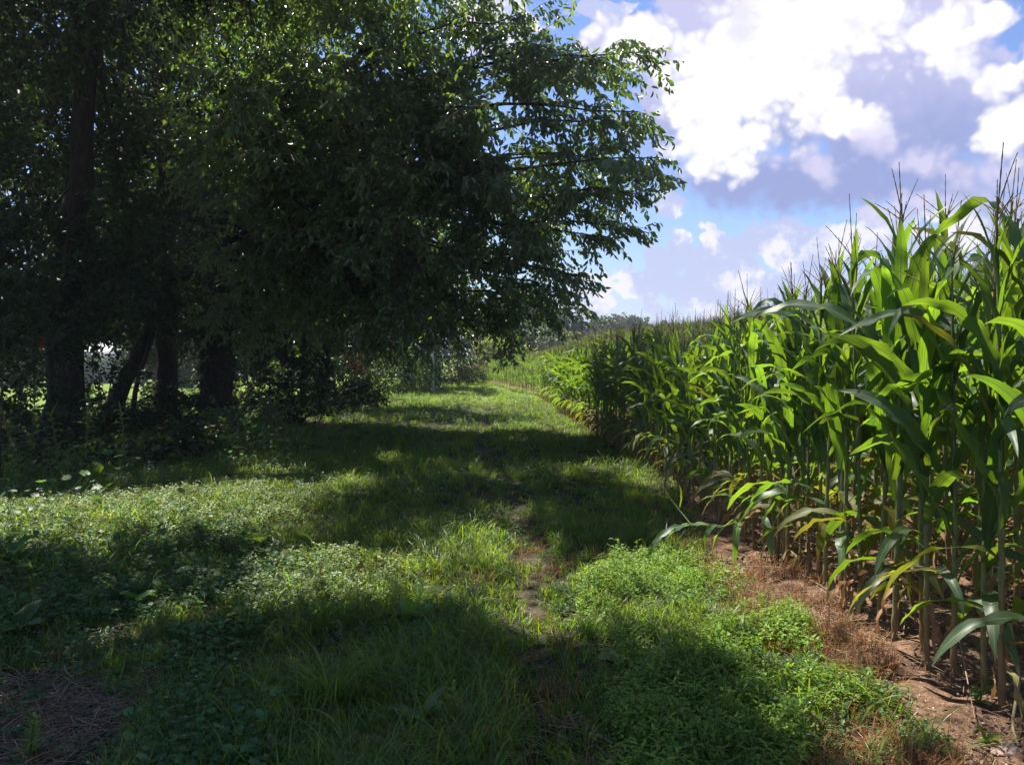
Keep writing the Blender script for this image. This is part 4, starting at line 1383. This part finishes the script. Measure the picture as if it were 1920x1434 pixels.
# dry stuff
x, y = sample(7000, 2.6, 10)
k = ((inpoly(x, y, DRY1) & (R.uniform(size=len(x)) < 0.75)) | (inpoly(x, y, DRY2)) | ((np.abs(rim(x, y) - 0.55) < 0.16) & (R.uniform(size=len(x)) < 0.3)) | ((R.uniform(size=len(x)) < 0.03) & (rim(x, y) > 0.5)) | (~off_path(x, y, 0.2) & (R.uniform(size=len(x)) < 0.08)))
put('dry_grass', x, y, k, g_dry, 0.8, 1.35, 0.0, seed=11)
x, y = sample(9000, 2.6, 12)
k = (inpoly(x + 0.2 * sn(x, y, 5) + R.normal(0, .08, len(x)), y + 0.2 * sn(y, x, 5) + R.normal(0, .08, len(x)), MULCH) & (R.uniform(size=len(x)) < 0.8)) | (inpoly(x, y, DRY1) & (R.uniform(size=len(x)) < 0.5)) | (inpoly(x, y, DRY2) & (R.uniform(size=len(x)) < 0.2)) | ((rim(x, y) < 0.6) & (R.uniform(size=len(x)) < 0.10)) | ((R.uniform(size=len(x)) < 0.04) & (rim(x, y) > 0.5)) | (inpoly(x, y, IVY) & (R.uniform(size=len(x)) < 0.12))
put('dry_straw', x, y, k, p_straw, 0.7, 1.3, 0.0, 0.08, seed=12)
x, y = sample(7000, 2.6, 13, 0.6, 0.3, 0.75)
k = (rim(x, y) < 0.66)
put('soil_clods', x, y, k & (R.uniform(size=len(x)) < 0.55), p_clod, 0.5, 1.3, 0.0, 0.2, seed=13)
put('pale_chips', x, y, k & (R.uniform(size=len(x)) < 0.30), p_chip, 0.5, 1.4, 0.0, 0.3, seed=14)

# ------------------------------------------------------------------ single weeds
def broad(L, wm, a0, a1, seed, seg=7, fold=0.3, twist=0.0, pk=0.42, rip=0.004):
    return strip(L, lanc(wm, pk), rad(a0), rad(a1), 1.1, fold, rip, twist, seg, 5, None, seed)


def rosette(name, label, cat, px, py, n, L, wm, mat, a0=(30, 75), a1=(-50, 10), seed=0, stem=0.0, pk=0.45, d=None):
    g = np.random.default_rng(seed)
    x, y = G(px, py)
    r = thing(name, label, cat, (x, y, float(H(x, y))), g.uniform(0, 6.28))
    if stem:
        V, F, co = tube(bez((0, 0, -0.03), (0.02, 0, stem * .5), (0.04, 0.02, stem), 6), np.linspace(0.006, 0.003, 6), 6)
        ob('stem', mesh_np('stem', V, F, M_stem, co), r)
    for k in range(n):
        V, F, co = broad(1.25 * L * g.uniform(.7, 1.15), 1.25 * wm * g.uniform(.8, 1.1), g.uniform(*a0), g.uniform(*a1), int(g.integers(1e6)), pk=pk, twist=g.uniform(-.4, .4))
        f = k / max(1, n - 1)
        z = stem * (0.15 + 0.85 * f) if stem else 0.0
        s = (1 - 0.35 * f) if stem else 1
        if not stem:                    # petiole
            Vp, Fp, cp = tube(np.array([[0, 0, -0.02], [0.02, 0, 0.03]]), 0.003, 4)
        o = ob('leaf', mesh_np('leaf', V, F, mat, co), r, (0.04 * f if stem else 0, 0.02 * f if stem else 0, z), None, (0, 0, k * 2.4 + g.uniform(-.3, .3)))
        o.scale = (s, s, s)
    return r


rosette('dock_plant', 'Weed with one big pointed bright green leaf in the creeper left of the grass', 'weed', 255, 1135, 5, 0.17, 0.045, M_weed, (40, 80), (-40, 30), 1)
rosette('dock_plant', 'Broad leaved weed rising at the left picture edge above the straw', 'weed', 30, 1075, 6, 0.24, 0.05, M_weed, (45, 80), (-40, 30), 2, 0.12)
rosette('dock_plant', 'Broad leaved weed at the left edge just above the dry straw patch', 'weed', 25, 1190, 6, 0.2, 0.05, M_weed, (30, 70), (-40, 20), 3)
rosette('dock_plant', 'Dark leaved dock standing against the sunny patch in the middle', 'weed', 770, 1165, 6, 0.15, 0.038, M_weed, (50, 85), (-20, 50), 4)
rosette('dock_plant', 'Small dock with pale leaves at the near right side of the path', 'weed', 1160, 1232, 5, 0.11, 0.03, M_weed, (25, 70), (-30, 30), 5)
rosette('dock_plant', 'Wide leaved weed lying in the bright herb mat on the right', 'weed', 1335, 1180, 4, 0.13, 0.042, M_chick, (15, 45), (-40, 0), 6)
rosette('dock_plant', 'Broad round leaves in the shaded grass at the lower right', 'weed', 1420, 1395, 5, 0.14, 0.05, M_ivy, (15, 50), (-40, 10), 7)
rosette('dock_plant', 'Bright two leaved weed upright in the sunny patch left of the path', 'weed', 700, 1062, 3, 0.1, 0.03, M_chick, (60, 85), (20, 70), 8)
rosette('dock_plant', 'Leafy weed in the shaded grass near the bottom left of the path', 'weed', 790, 1360, 7, 0.16, 0.03, M_weed, (40, 80), (-30, 40), 9)
rosette('dock_plant', 'Green weed standing alone in the middle distance left of the path', 'weed', 757, 848, 8, 0.3, 0.06, M_weed, (40, 80), (-30, 30), 10, 0.25)
rosette('dock_plant', 'Leafy weed clump beside the path below the corn shade', 'weed', 770, 965, 8, 0.18, 0.04, M_weed, (30, 75), (-40, 10), 11)
rosette('dock_plant', 'Small leafy weed in the light strip at the left behind the creeper', 'weed', 490, 1020, 6, 0.15, 0.04, M_chick, (45, 80), (-30, 30), 12)
rosette('dock_plant', 'Green seedling with narrow leaves at the foot of the nearest corn plants', 'weed', 1830, 1328, 9, 0.06, 0.012, M_weed, (30, 70), (-20, 30), 13, 0.13)
rosette('dock_plant', 'Tuft of light green grassy weed on bare soil at the lower right corner', 'weed', 1850, 1392, 12, 0.09, 0.006, M_chick, (30, 80), (-30, 30), 14)
rosette('yellow_leaf_plant', 'Low weed with an upright yellow oval leaf on the wood floor', 'weed', 185, 900, 4, 0.2, 0.06, M_pale, (55, 88), (10, 70), 15)
rosette('yellow_leaf_plant', 'Weed with a pale yellow oval leaf at the bottom left by the straw', 'weed', 285, 1425, 4, 0.085, 0.026, M_pale, (50, 85), (-10, 60), 16)
rosette('feathery_weed', 'Bushy light green weed standing on the straw in the bottom left corner', 'weed', 55, 1420, 40, 0.055, 0.006, M_chick, (20, 70), (-20, 40), 17, 0.2)


def tuft_thing(name, label, px, py, n, h0, h1, mat, seed, wd=0.004, bend=(5, 60)):
    x, y = G(px, py)
    o = ob(name, grass_tuft(seed, n, h0, h1, 0.035, wd, bend, mat, name, 7), None, (x, y, float(H(x, y))))
    return tag(o, label, 'grass tuft')


tuft_thing('grass_tuft', 'Dark upright grass tuft standing in the herb mat at the lower right', 1365, 1345, 26, 0.12, 0.3, M_weed, 701)
tuft_thing('grass_tuft', 'Tall loose grass tuft between the creeper and the sunny patch', 610, 1165, 34, 0.25, 0.48, M_grass, 702, 0.0035, (20, 120))
tuft_thing('grass_tuft', 'Big arching grass tuft in the shaded foreground left of the path', 620, 1330, 60, 0.3, 0.55, M_grass, 703, 0.004, (60, 160))

# dead leaf, fallen stalks, stone, twigs
x, y = G(905, 1395)
V, F, co = broad(0.06, 0.017, 50, 20, 3, 6, 0.5)
tag(ob('dead_leaf', mesh_np('dead_leaf', V, F, M_deadleaf, co), None, (x, y, float(H(x, y)) + 0.06), None, (0.3, 0.2, 1.2)), 'Curled orange brown dead leaf in the grass at the bottom of the path', 'leaf')


def dead_stalk(label, pix, r, z=0.03, mat=M_straw, name='dry_stalk', cat='dry stalk'):
    p = []
    for (px, py, h) in pix:
        x, y = G(px, py)
        p.append([x, y, float(H(x, y)) + h])
    p = np.array(p)
    tt = np.linspace(0, 1, 12)
    s = np.linspace(0, 1, len(p))
    c = np.stack([np.interp(tt, s, p[:, a]) for a in range(3)], 1)
    c[1:-1] = (c[:-2] + 2 * c[1:-1] + c[2:]) / 4
    o0 = c[0].copy()
    V, F, co = tube(c - o0, np.linspace(r, r * .6, 12), 5)
    tag(ob(name, mesh_np(name, V, F, mat, co), None, tuple(o0)), label, cat)


dead_stalk('Long pale dry stalk lying on the dry grass below the broken corn', [(1600, 1160, .02), (1480, 1085, .05), (1380, 1078, .06), (1310, 1068, .02)], 0.004)
dead_stalk('Dry stalk arching over the soil between the middle corn stalks', [(1640, 1175, .02), (1690, 1160, .16), (1700, 1190, .1), (1690, 1230, .01)], 0.0035)
dead_stalk('Thin dry stem lying along the dry grass strip under the corn', [(1590, 1190, .02), (1640, 1172, .04), (1700, 1158, .05)], 0.003)
dead_stalk('Brown dry leaf rib hanging from the corn foot at the lower right', [(1790, 1240, .15), (1805, 1290, .12), (1828, 1350, .01)], 0.004)
dead_stalk('Torn whitish dry corn leaf hanging by the rightmost stalk', [(1890, 1300, .3), (1912, 1330, .12), (1896, 1372, .03), (1910, 1400, .01)], 0.009)
dead_stalk('Thin pale stem across the straw patch in the bottom left', [(95, 1390, .02), (150, 1362, .04), (235, 1330, .03)], 0.003, cat='twig', name='twig')
dead_stalk('Short pale stick lying at the top of the straw patch', [(120, 1262, .02), (146, 1278, .03)], 0.0045, cat='twig', name='twig')
dead_stalk('Upright broken twig piece standing in the straw near the creeper', [(205, 1340, .02), (216, 1306, .04)], 0.005, cat='twig', name='twig')
dead_stalk('Thin bare stem standing up beside the yellow oval leaf at the bottom', [(292, 1432, .0), (293, 1440, .16)], 0.0025, cat='twig', name='twig')


def stone(label, px, py, s, fl, mat, name='stone'):
    g = np.random.default_rng(int(px))
    x, y = G(px, py)
    n1, n2 = 10, 5
    V = []
    for i in range(n2):
        f = i / (n2 - 1)
        for j in range(n1):
            an = j / n1 * 6.283
            rr = s * (1 - 0.75 * f ** 3) * (1 + 0.22 * math.sin(2 * an + px) + 0.1 * g.normal())
            V.append([rr * math.cos(an) * 1.3, rr * math.sin(an), fl * (f ** 0.6) - 0.01 + 0.002 * g.normal()])
    V.append([0, 0, fl - 0.008])
    F4 = [[i * n1 + j, i * n1 + (j + 1) % n1, (i + 1) * n1 + (j + 1) % n1, (i + 1) * n1 + j] for i in range(n2 - 1) for j in range(n1)]
    F3 = [[(n2 - 1) * n1 + j, (n2 - 1) * n1 + (j + 1) % n1, len(V) - 1] for j in range(n1)]
    me = mesh_np(name, np.array(V), [np.array(F3), np.array(F4)], mat)
    tag(ob(name, me, None, (x, y, float(H(x, y)))), label, 'stone')


stone('Flat pinkish stone on the soil at the bottom right corner', 1885, 1402, 0.055, 0.03, M_stone)
stone('Pale round pebble on dry grass left of the corn stalks', 1487, 1212, 0.018, 0.02, M_chip)
stone('Small white pebble on bare soil below the corn', 1697, 1326, 0.012, 0.012, M_chip)

# ------------------------------------------------------------------ wood edge plants
def tall_weed(label, px, py, d, h, n, L, wm, seed, lean=0.1, mat=M_weed, spike=True):
    g = np.random.default_rng(seed)
    p = W(px, py, d)
    z0 = float(H(p[0], p[1]))
    r = thing('tall_weed', label, 'weed', (p[0], p[1], z0), g.uniform(0, 6.28), 'tall broad leaved weeds at the wood edge')
    c = bez((0, 0, -.05), (0.02, 0, h * .5), (lean, 0.03, h), 8)
    V, F, co = tube(c, np.linspace(0.012, 0.005, 8), 6)
    ob('stem', mesh_np('stem', V, F, M_stem, co), r)
    for k in range(n):
        f = 0.12 + 0.86 * k / (n - 1)
        i0 = min(int(f * 7), 6)
        q_ = c[i0] + (c[i0 + 1] - c[i0]) * (f * 7 - i0)
        V, F, co = broad(L * g.uniform(.75, 1.15) * (1.1 - 0.5 * f), wm * (1.1 - .45 * f), g.uniform(25, 60), g.uniform(-60, -15), int(g.integers(1e6)), 7, 0.35)
        ob('leaf', mesh_np('leaf', V, F, mat, co), r, tuple(q_), None, (0, 0, k * 2.4 + g.uniform(-.4, .4)))
    if spike:
        V, F, co = tube(np.array([[lean, .03, h - .02], [lean + .03, .04, h + .07], [lean + .08, .05, h + .14]]), [0.007, 0.008, 0.003], 6)
        ob('flower_spike', mesh_np('flower_spike', V, F, M_pale, co), r)


tall_weed('Tall weed with long drooping leaves in front of the red ribbon trunk', 60, 885, 11.2, 1.3, 17, 0.25, 0.05, 31)
tall_weed('Dark broad leaved weed right of the ribbon trunk at the wood edge', 160, 880, 11.4, 1.15, 17, 0.26, 0.055, 32)
tall_weed('Low broad leaved weed under the tall weeds at the left picture edge', 25, 900, 11.0, 0.85, 14, 0.22, 0.05, 33)
tall_weed('Bushy dark weed left of the yellow oval leaf on the wood floor', 110, 900, 10.6, 0.85, 16, 0.24, 0.055, 34, -0.1)
tall_weed('Broad leaved weed in the shade below the leaning trunk', 235, 870, 11.6, 0.85, 15, 0.22, 0.05, 35)
tall_weed('Weed with lit leaf tips at the left edge of the light strip', 15, 930, 9.4, 0.5, 14, 0.16, 0.036, 36, mat=M_chick, spike=False)
tall_weed('Weed growing before the straight trunk on the wood floor', 330, 800, 13.0, 0.7, 14, 0.22, 0.05, 37, spike=False)
tall_weed('Weed with light leaves below the ivy clad trunk', 430, 790, 13.6, 0.6, 14, 0.22, 0.05, 38, mat=M_chick, spike=False)


def shrub(label, cx, cy, bl, dens, leaf, mat, stems=5, name='shrub', cat='shrub', nper=7, group=None, tl=(0.2, 0.45), twigs=True, pr=False):
    b = np.array([cx, cy, float(H(cx, cy))])
    r = thing(name, label, cat, tuple(b), 0, group)
    a = Acc()
    bl = [(x, y, z + b[2], rx, ry, rz) for (x, y, z, rx, ry, rz) in bl]
    for k in range(stems):
        t = bl[k % len(bl)]
        e = np.array(t[:3]) - b + R.normal(0, .3, 3) * np.array(t[3:])
        V, F, co = tube(bez((R.normal(0, .05), R.normal(0, .05), -.08), e * np.array([.3, .3, .6]), e, 6), np.linspace(0.02, 0.006, 6), 5)
        a.add(V, F, co)
    P, Dd, Ln = blob_twigs(bl, dens, 0.6, tl)
    k = P[:, 2] > b[2] - 0.02
    P, Dd, Ln = P[k], Dd[k], Ln[k]
    if twigs:
        V, F = twig_mesh(P - b, Dd, Ln, 0.003)
        a.add(V, F)
    ob('branches', a.mesh('branches', M_twig), r, kind='stuff')
    V, F, co = leaves_on(P - b, Dd, Ln, nper, leaf[0], leaf[1], 0.4)
    ob('crown', mesh_np('crown', V, F, mat, co, smooth=False), r, kind='stuff')


UG = 'shrubs under the trees'
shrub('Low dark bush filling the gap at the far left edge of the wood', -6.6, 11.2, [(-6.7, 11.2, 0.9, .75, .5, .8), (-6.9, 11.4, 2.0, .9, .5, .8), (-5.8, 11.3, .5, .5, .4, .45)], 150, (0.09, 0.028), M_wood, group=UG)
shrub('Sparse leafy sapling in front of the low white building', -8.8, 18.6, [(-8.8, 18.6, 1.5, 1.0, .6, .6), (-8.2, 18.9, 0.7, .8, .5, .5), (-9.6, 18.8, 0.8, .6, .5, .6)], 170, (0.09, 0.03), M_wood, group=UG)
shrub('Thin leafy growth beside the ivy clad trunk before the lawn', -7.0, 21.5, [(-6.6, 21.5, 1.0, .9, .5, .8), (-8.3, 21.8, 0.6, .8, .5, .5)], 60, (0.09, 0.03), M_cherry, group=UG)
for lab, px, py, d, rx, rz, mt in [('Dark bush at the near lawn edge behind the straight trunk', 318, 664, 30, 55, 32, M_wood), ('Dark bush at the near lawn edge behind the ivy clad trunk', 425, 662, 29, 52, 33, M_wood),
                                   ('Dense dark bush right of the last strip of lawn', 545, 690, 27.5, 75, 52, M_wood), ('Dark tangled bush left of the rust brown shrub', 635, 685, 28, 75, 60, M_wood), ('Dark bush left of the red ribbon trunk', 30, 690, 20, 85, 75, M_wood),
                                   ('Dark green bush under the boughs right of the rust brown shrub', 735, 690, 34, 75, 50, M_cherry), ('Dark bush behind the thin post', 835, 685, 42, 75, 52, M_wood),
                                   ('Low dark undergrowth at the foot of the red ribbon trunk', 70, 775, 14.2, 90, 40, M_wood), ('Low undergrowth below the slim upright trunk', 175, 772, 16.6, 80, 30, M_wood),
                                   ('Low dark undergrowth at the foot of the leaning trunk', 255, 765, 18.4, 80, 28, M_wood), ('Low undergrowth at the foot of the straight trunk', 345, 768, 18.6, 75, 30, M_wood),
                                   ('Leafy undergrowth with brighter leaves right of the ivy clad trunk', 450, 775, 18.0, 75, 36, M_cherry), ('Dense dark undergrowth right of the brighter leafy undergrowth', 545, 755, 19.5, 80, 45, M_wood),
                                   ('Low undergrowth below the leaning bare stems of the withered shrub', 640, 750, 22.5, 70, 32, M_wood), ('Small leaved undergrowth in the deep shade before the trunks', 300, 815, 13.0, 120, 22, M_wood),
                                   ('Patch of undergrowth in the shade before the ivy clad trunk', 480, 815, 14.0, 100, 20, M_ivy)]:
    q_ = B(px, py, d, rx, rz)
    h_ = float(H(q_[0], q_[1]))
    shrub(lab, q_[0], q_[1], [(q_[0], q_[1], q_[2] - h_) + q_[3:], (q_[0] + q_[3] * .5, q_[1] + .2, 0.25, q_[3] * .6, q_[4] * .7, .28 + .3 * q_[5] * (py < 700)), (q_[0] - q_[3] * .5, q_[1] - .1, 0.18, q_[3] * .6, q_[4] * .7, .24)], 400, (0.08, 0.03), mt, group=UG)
shrub('Bush in front of the rust coloured dead shrub', -5.1, 25.0, [(-5.1, 24.6, 0.7, 1.0, .8, .7), (-4.3, 25.6, 0.5, .9, .7, .5)], 110, (0.1, 0.034), M_wood, group=UG)
shrub('Rust brown withered shrub hanging under the dark leaves', -5.2, 30.0, [(-5.0, 30.0, 1.7, .9, .7, 1.0), (-5.7, 30.2, 1.2, .8, .6, .8)], 150, (0.1, 0.03), M_rust, group=UG)
shrub('Yellowish green little bush at the foot of the far wood', -5.2, 31.5, [(-5.2, 31.0, 0.3, .6, .4, .35)], 160, (0.1, 0.034), M_lime, group=UG)
shrub('Dark shrub behind the post reaching down to the ground', -3.9, 36.6, [(-4.0, 36.4, 0.7, 1.2, .8, .8), (-2.9, 37.0, 0.9, .8, .7, .8)], 90, (0.13, 0.042), M_wood, group=UG)
shrub('Pale leaved bush right beside the end of the path', -5.4, 50.0, [(-5.5, 49.5, 0.8, .9, .7, .8)], 100, (0.16, 0.05), M_silver, group=UG)
shrub('Low weeds bush along the far left side of the path', -5.2, 33.0, [(-4.7, 32.6, 0.3, 1.0, .9, .35), (-5.9, 33.0, .4, 1.2, .9, .4)], 110, (0.1, 0.034), M_weed, group=UG)

# far hedge and trees beyond the corn on the left
FG = 'trees and bushes beyond the far corn'


def far_bush(label, px, d, ztop, rx, mat, dens=36, n=3, leaf=(0.32, 0.1), name='far_bush'):
    x = W(px, 660, d)[0]
    bl = []
    for k in range(n):
        bl.append((x + R.normal(0, rx * .5), d + R.normal(0, .4), ztop * R.uniform(.45, .72), rx * R.uniform(.55, .85), rx * .6, ztop * R.uniform(.26, .36)))
    bl.append((x, d, ztop * .35, rx, rx * .6, ztop * .34))
    bl.append((x, d, ztop * .75, rx * .55, rx * .5, ztop * .25))
    shrub(label, x, d, bl, dens, leaf, mat, 4, name, 'bush' if ztop < 4.5 else 'tree', 6, FG, (0.4, 0.9), False)


far_bush('Bright yellow green bush behind the corn where the lane ends', 925, 60, 2.5, 1.2, M_lime, 60)
far_bush('Second yellow green bush right of the bright one behind the corn', 965, 62, 1.9, 1.0, M_lime, 60)
far_bush('Silvery willow like bush rising behind the yellow green bushes', 905, 68, 4.3, 2.2, M_silver, 40)
far_bush('Grey green bush under the hanging cherry branches', 975, 70, 3.6, 2.0, M_silver, 40)
far_bush('Large grey green tree behind the drooping branch tips', 1040, 86, 5.2, 2.8, M_far, 36, leaf=(0.36, 0.12))
far_bush('Tall hazy tree left of the drooping branch tips', 985, 92, 8.2, 3.2, M_far, 34, 4, (0.4, 0.13))
far_bush('Light green hedge bush at the far corner of the corn field', 1075, 84, 2.7, 1.7, M_lime, 44)
far_bush('Pale bush at the far end of the corn beside the hedge', 1010, 74, 2.4, 1.6, M_silver, 44)
far_bush('Rounded bluish tree on the skyline, left one of the pair', 1117, 150, 6.0, 1.7, M_far, 26, 4, (0.5, 0.17), 'skyline_tree')
far_bush('Larger bluish tree on the skyline, right one of the pair', 1172, 150, 6.8, 2.8, M_far, 26, 5, (0.5, 0.17), 'skyline_tree')
far_bush('Sparse thin tree on the skyline right of the rounded pair', 1238, 150, 5.4, 2.6, M_far, 9, 4, (0.4, 0.12), 'skyline_tree')
far_bush('Low distant tree clump half hidden behind the corn tassels', 1085, 150, 4.0, 2.0, M_far, 26, 3, (0.5, 0.17), 'skyline_tree')
# beyond the sunny lawn on the left
for px, d, zt, rx, lab in [(20, 66, 8, 4.5, 'Dark far tree behind the wood at the left picture edge'), (350, 64, 8, 4, 'Far tree behind the lawn between the two straight trunks'), (455, 62, 7, 4, 'Far bushy tree at the right end of the sunny lawn'),
                           (560, 60, 8, 4, 'Far tree closing the wood behind the dark leafy tree'), (240, 90, 10, 5.5, 'Tall far tree rising behind the low white building'), (120, 92, 9, 5, 'Far tree left behind the low white building'),
                           (660, 58, 7, 4, 'Far tree behind the rust coloured shrub'), (-90, 68, 9, 5, 'Far tree beyond the lawn outside the left edge')]:
    far_bush(lab, px, d, zt, rx, M_wood, 40, 4, (0.34, 0.12), 'far_tree')

# ------------------------------------------------------------------ post, ribbon, building
p = W(812, 735, 33.5)
pz = float(H(p[0], p[1]))
pr_ = thing('marker_post', 'Thin grey wooden post with a small white tag beside the far path', 'post', (p[0], p[1], pz))
V, F, co = tube(np.array([[0, 0, -.2], [0.01, 0, .8], [0.0, 0, 1.62], [0, 0, 1.65]]), [0.045, 0.042, 0.038, 0.02], 8)
ob('pole', mesh_np('pole', V, F, M_post, co), pr_)
V = np.array([[x, y, z] for z in (0, .24) for x, y in ((-.06, -.012), (.06, -.012), (.06, .012), (-.06, .012))]) + np.array([-.06, -.055, 1.32])
BOXF = np.array([[0, 3, 2, 1], [4, 5, 6, 7], [0, 1, 5, 4], [1, 2, 6, 5], [2, 3, 7, 6], [3, 0, 4, 7]])
ob('tag', mesh_np('tag', V, BOXF, M_tag, smooth=False), pr_)

p = W(80, 645, 14.95)
V, F, co = strip(0.2, lambda t: 0.016 + 0.012 * t, rad(-80), rad(-92), 1, 0.2, 0.006, 0.5, 8, 4, None, 5)
V2, F2, co2 = strip(0.15, lambda t: 0.012 + 0.008 * t, rad(-75), rad(-95), 1, 0.2, 0.006, -0.6, 6, 4, None, 6)
a = Acc().add(V + np.array([-.01, -.05, 0.13]), F, co).add(V2 + np.array([0.03, -.06, 0.12]), F2, co2)
th = np.linspace(0, 2 * np.pi, 17)
ring = np.stack([0.02 + 0.37 * np.cos(th), 0.42 + 0.39 * np.sin(th), 0.13 + 0 * th], 1)
tag(ob('red_ribbon', a.mesh('red_ribbon', M_red), None, tuple(p)), 'Red ribbon hanging on the thick dark trunk at the far left', 'ribbon')


def box(x0, x1, y0, y1, z0, z1):
    return np.array([[x, y, z] for z in (z0, z1) for x, y in ((x0, y0), (x1, y0), (x1, y1), (x0, y1))], float)


bp0 = W(190, 690, 72)
bz = float(H(bp0[0], bp0[1]))
bd = thing('outbuilding', 'Low white roofed building seen beyond the lawn through the trunks', 'building', (bp0[0], bp0[1], bz), rad(8))
EAVE, RIDGE = 1.5 - bz * 0.9, 2.1 - bz * 0.95
ob('wall', mesh_np('wall', box(-3.4, 3.0, -2, 2, -.2, EAVE), BOXF, M_wall, smooth=False), bd)
V = np.array([[-3.8, -2.5, EAVE - .1], [3.4, -2.5, EAVE - .1], [3.4, 0, RIDGE + .35], [-3.8, 0, RIDGE + .35], [3.4, 2.5, EAVE - .1], [-3.8, 2.5, EAVE - .1]])
V = np.concatenate([V, V + np.array([0, 0, .1])])
F = np.array([[0, 3, 2, 1], [3, 5, 4, 2], [6, 7, 8, 9], [9, 8, 10, 11], [0, 1, 7, 6], [4, 5, 11, 10], [1, 2, 8, 7], [2, 4, 10, 8], [5, 3, 9, 11], [3, 0, 6, 9]])
ob('roof', mesh_np('roof', V, F, M_roof, smooth=False), bd)
for x0 in (-2.4, -0.4, 1.4):
    wn = ob('window', mesh_np('window', box(x0, x0 + .9, -2.04, -2.003, EAVE * .45, EAVE * .8), BOXF, M_roof, smooth=False), bd)
    ob('pane', mesh_np('pane', box(x0 + .08, x0 + .82, -2.05, -2.042, EAVE * .45 + .07, EAVE * .8 - .07), BOXF, M_dark, smooth=False), wn)


# ------------------------------------------------------------------ haze: the moist summer air over the whole scene
M_haze = bpy.data.materials.new('haze')
M_haze.use_nodes = True
nt = M_haze.node_tree
nt.nodes.clear()
pv = nt.nodes.new('ShaderNodeVolumePrincipled')
pv.inputs['Color'].default_value = (0.9, 0.93, 1.0, 1)
pv.inputs['Density'].default_value = 0.0009
pv.inputs['Anisotropy'].default_value = 0.5
out = nt.nodes.new('ShaderNodeOutputMaterial')
nt.links.new(pv.outputs[0], out.inputs['Volume'])
ob('haze', mesh_np('haze', box(-390, 390, -130, 510, -3.0, 19.0), BOXF, M_haze, smooth=False), kind='stuff')
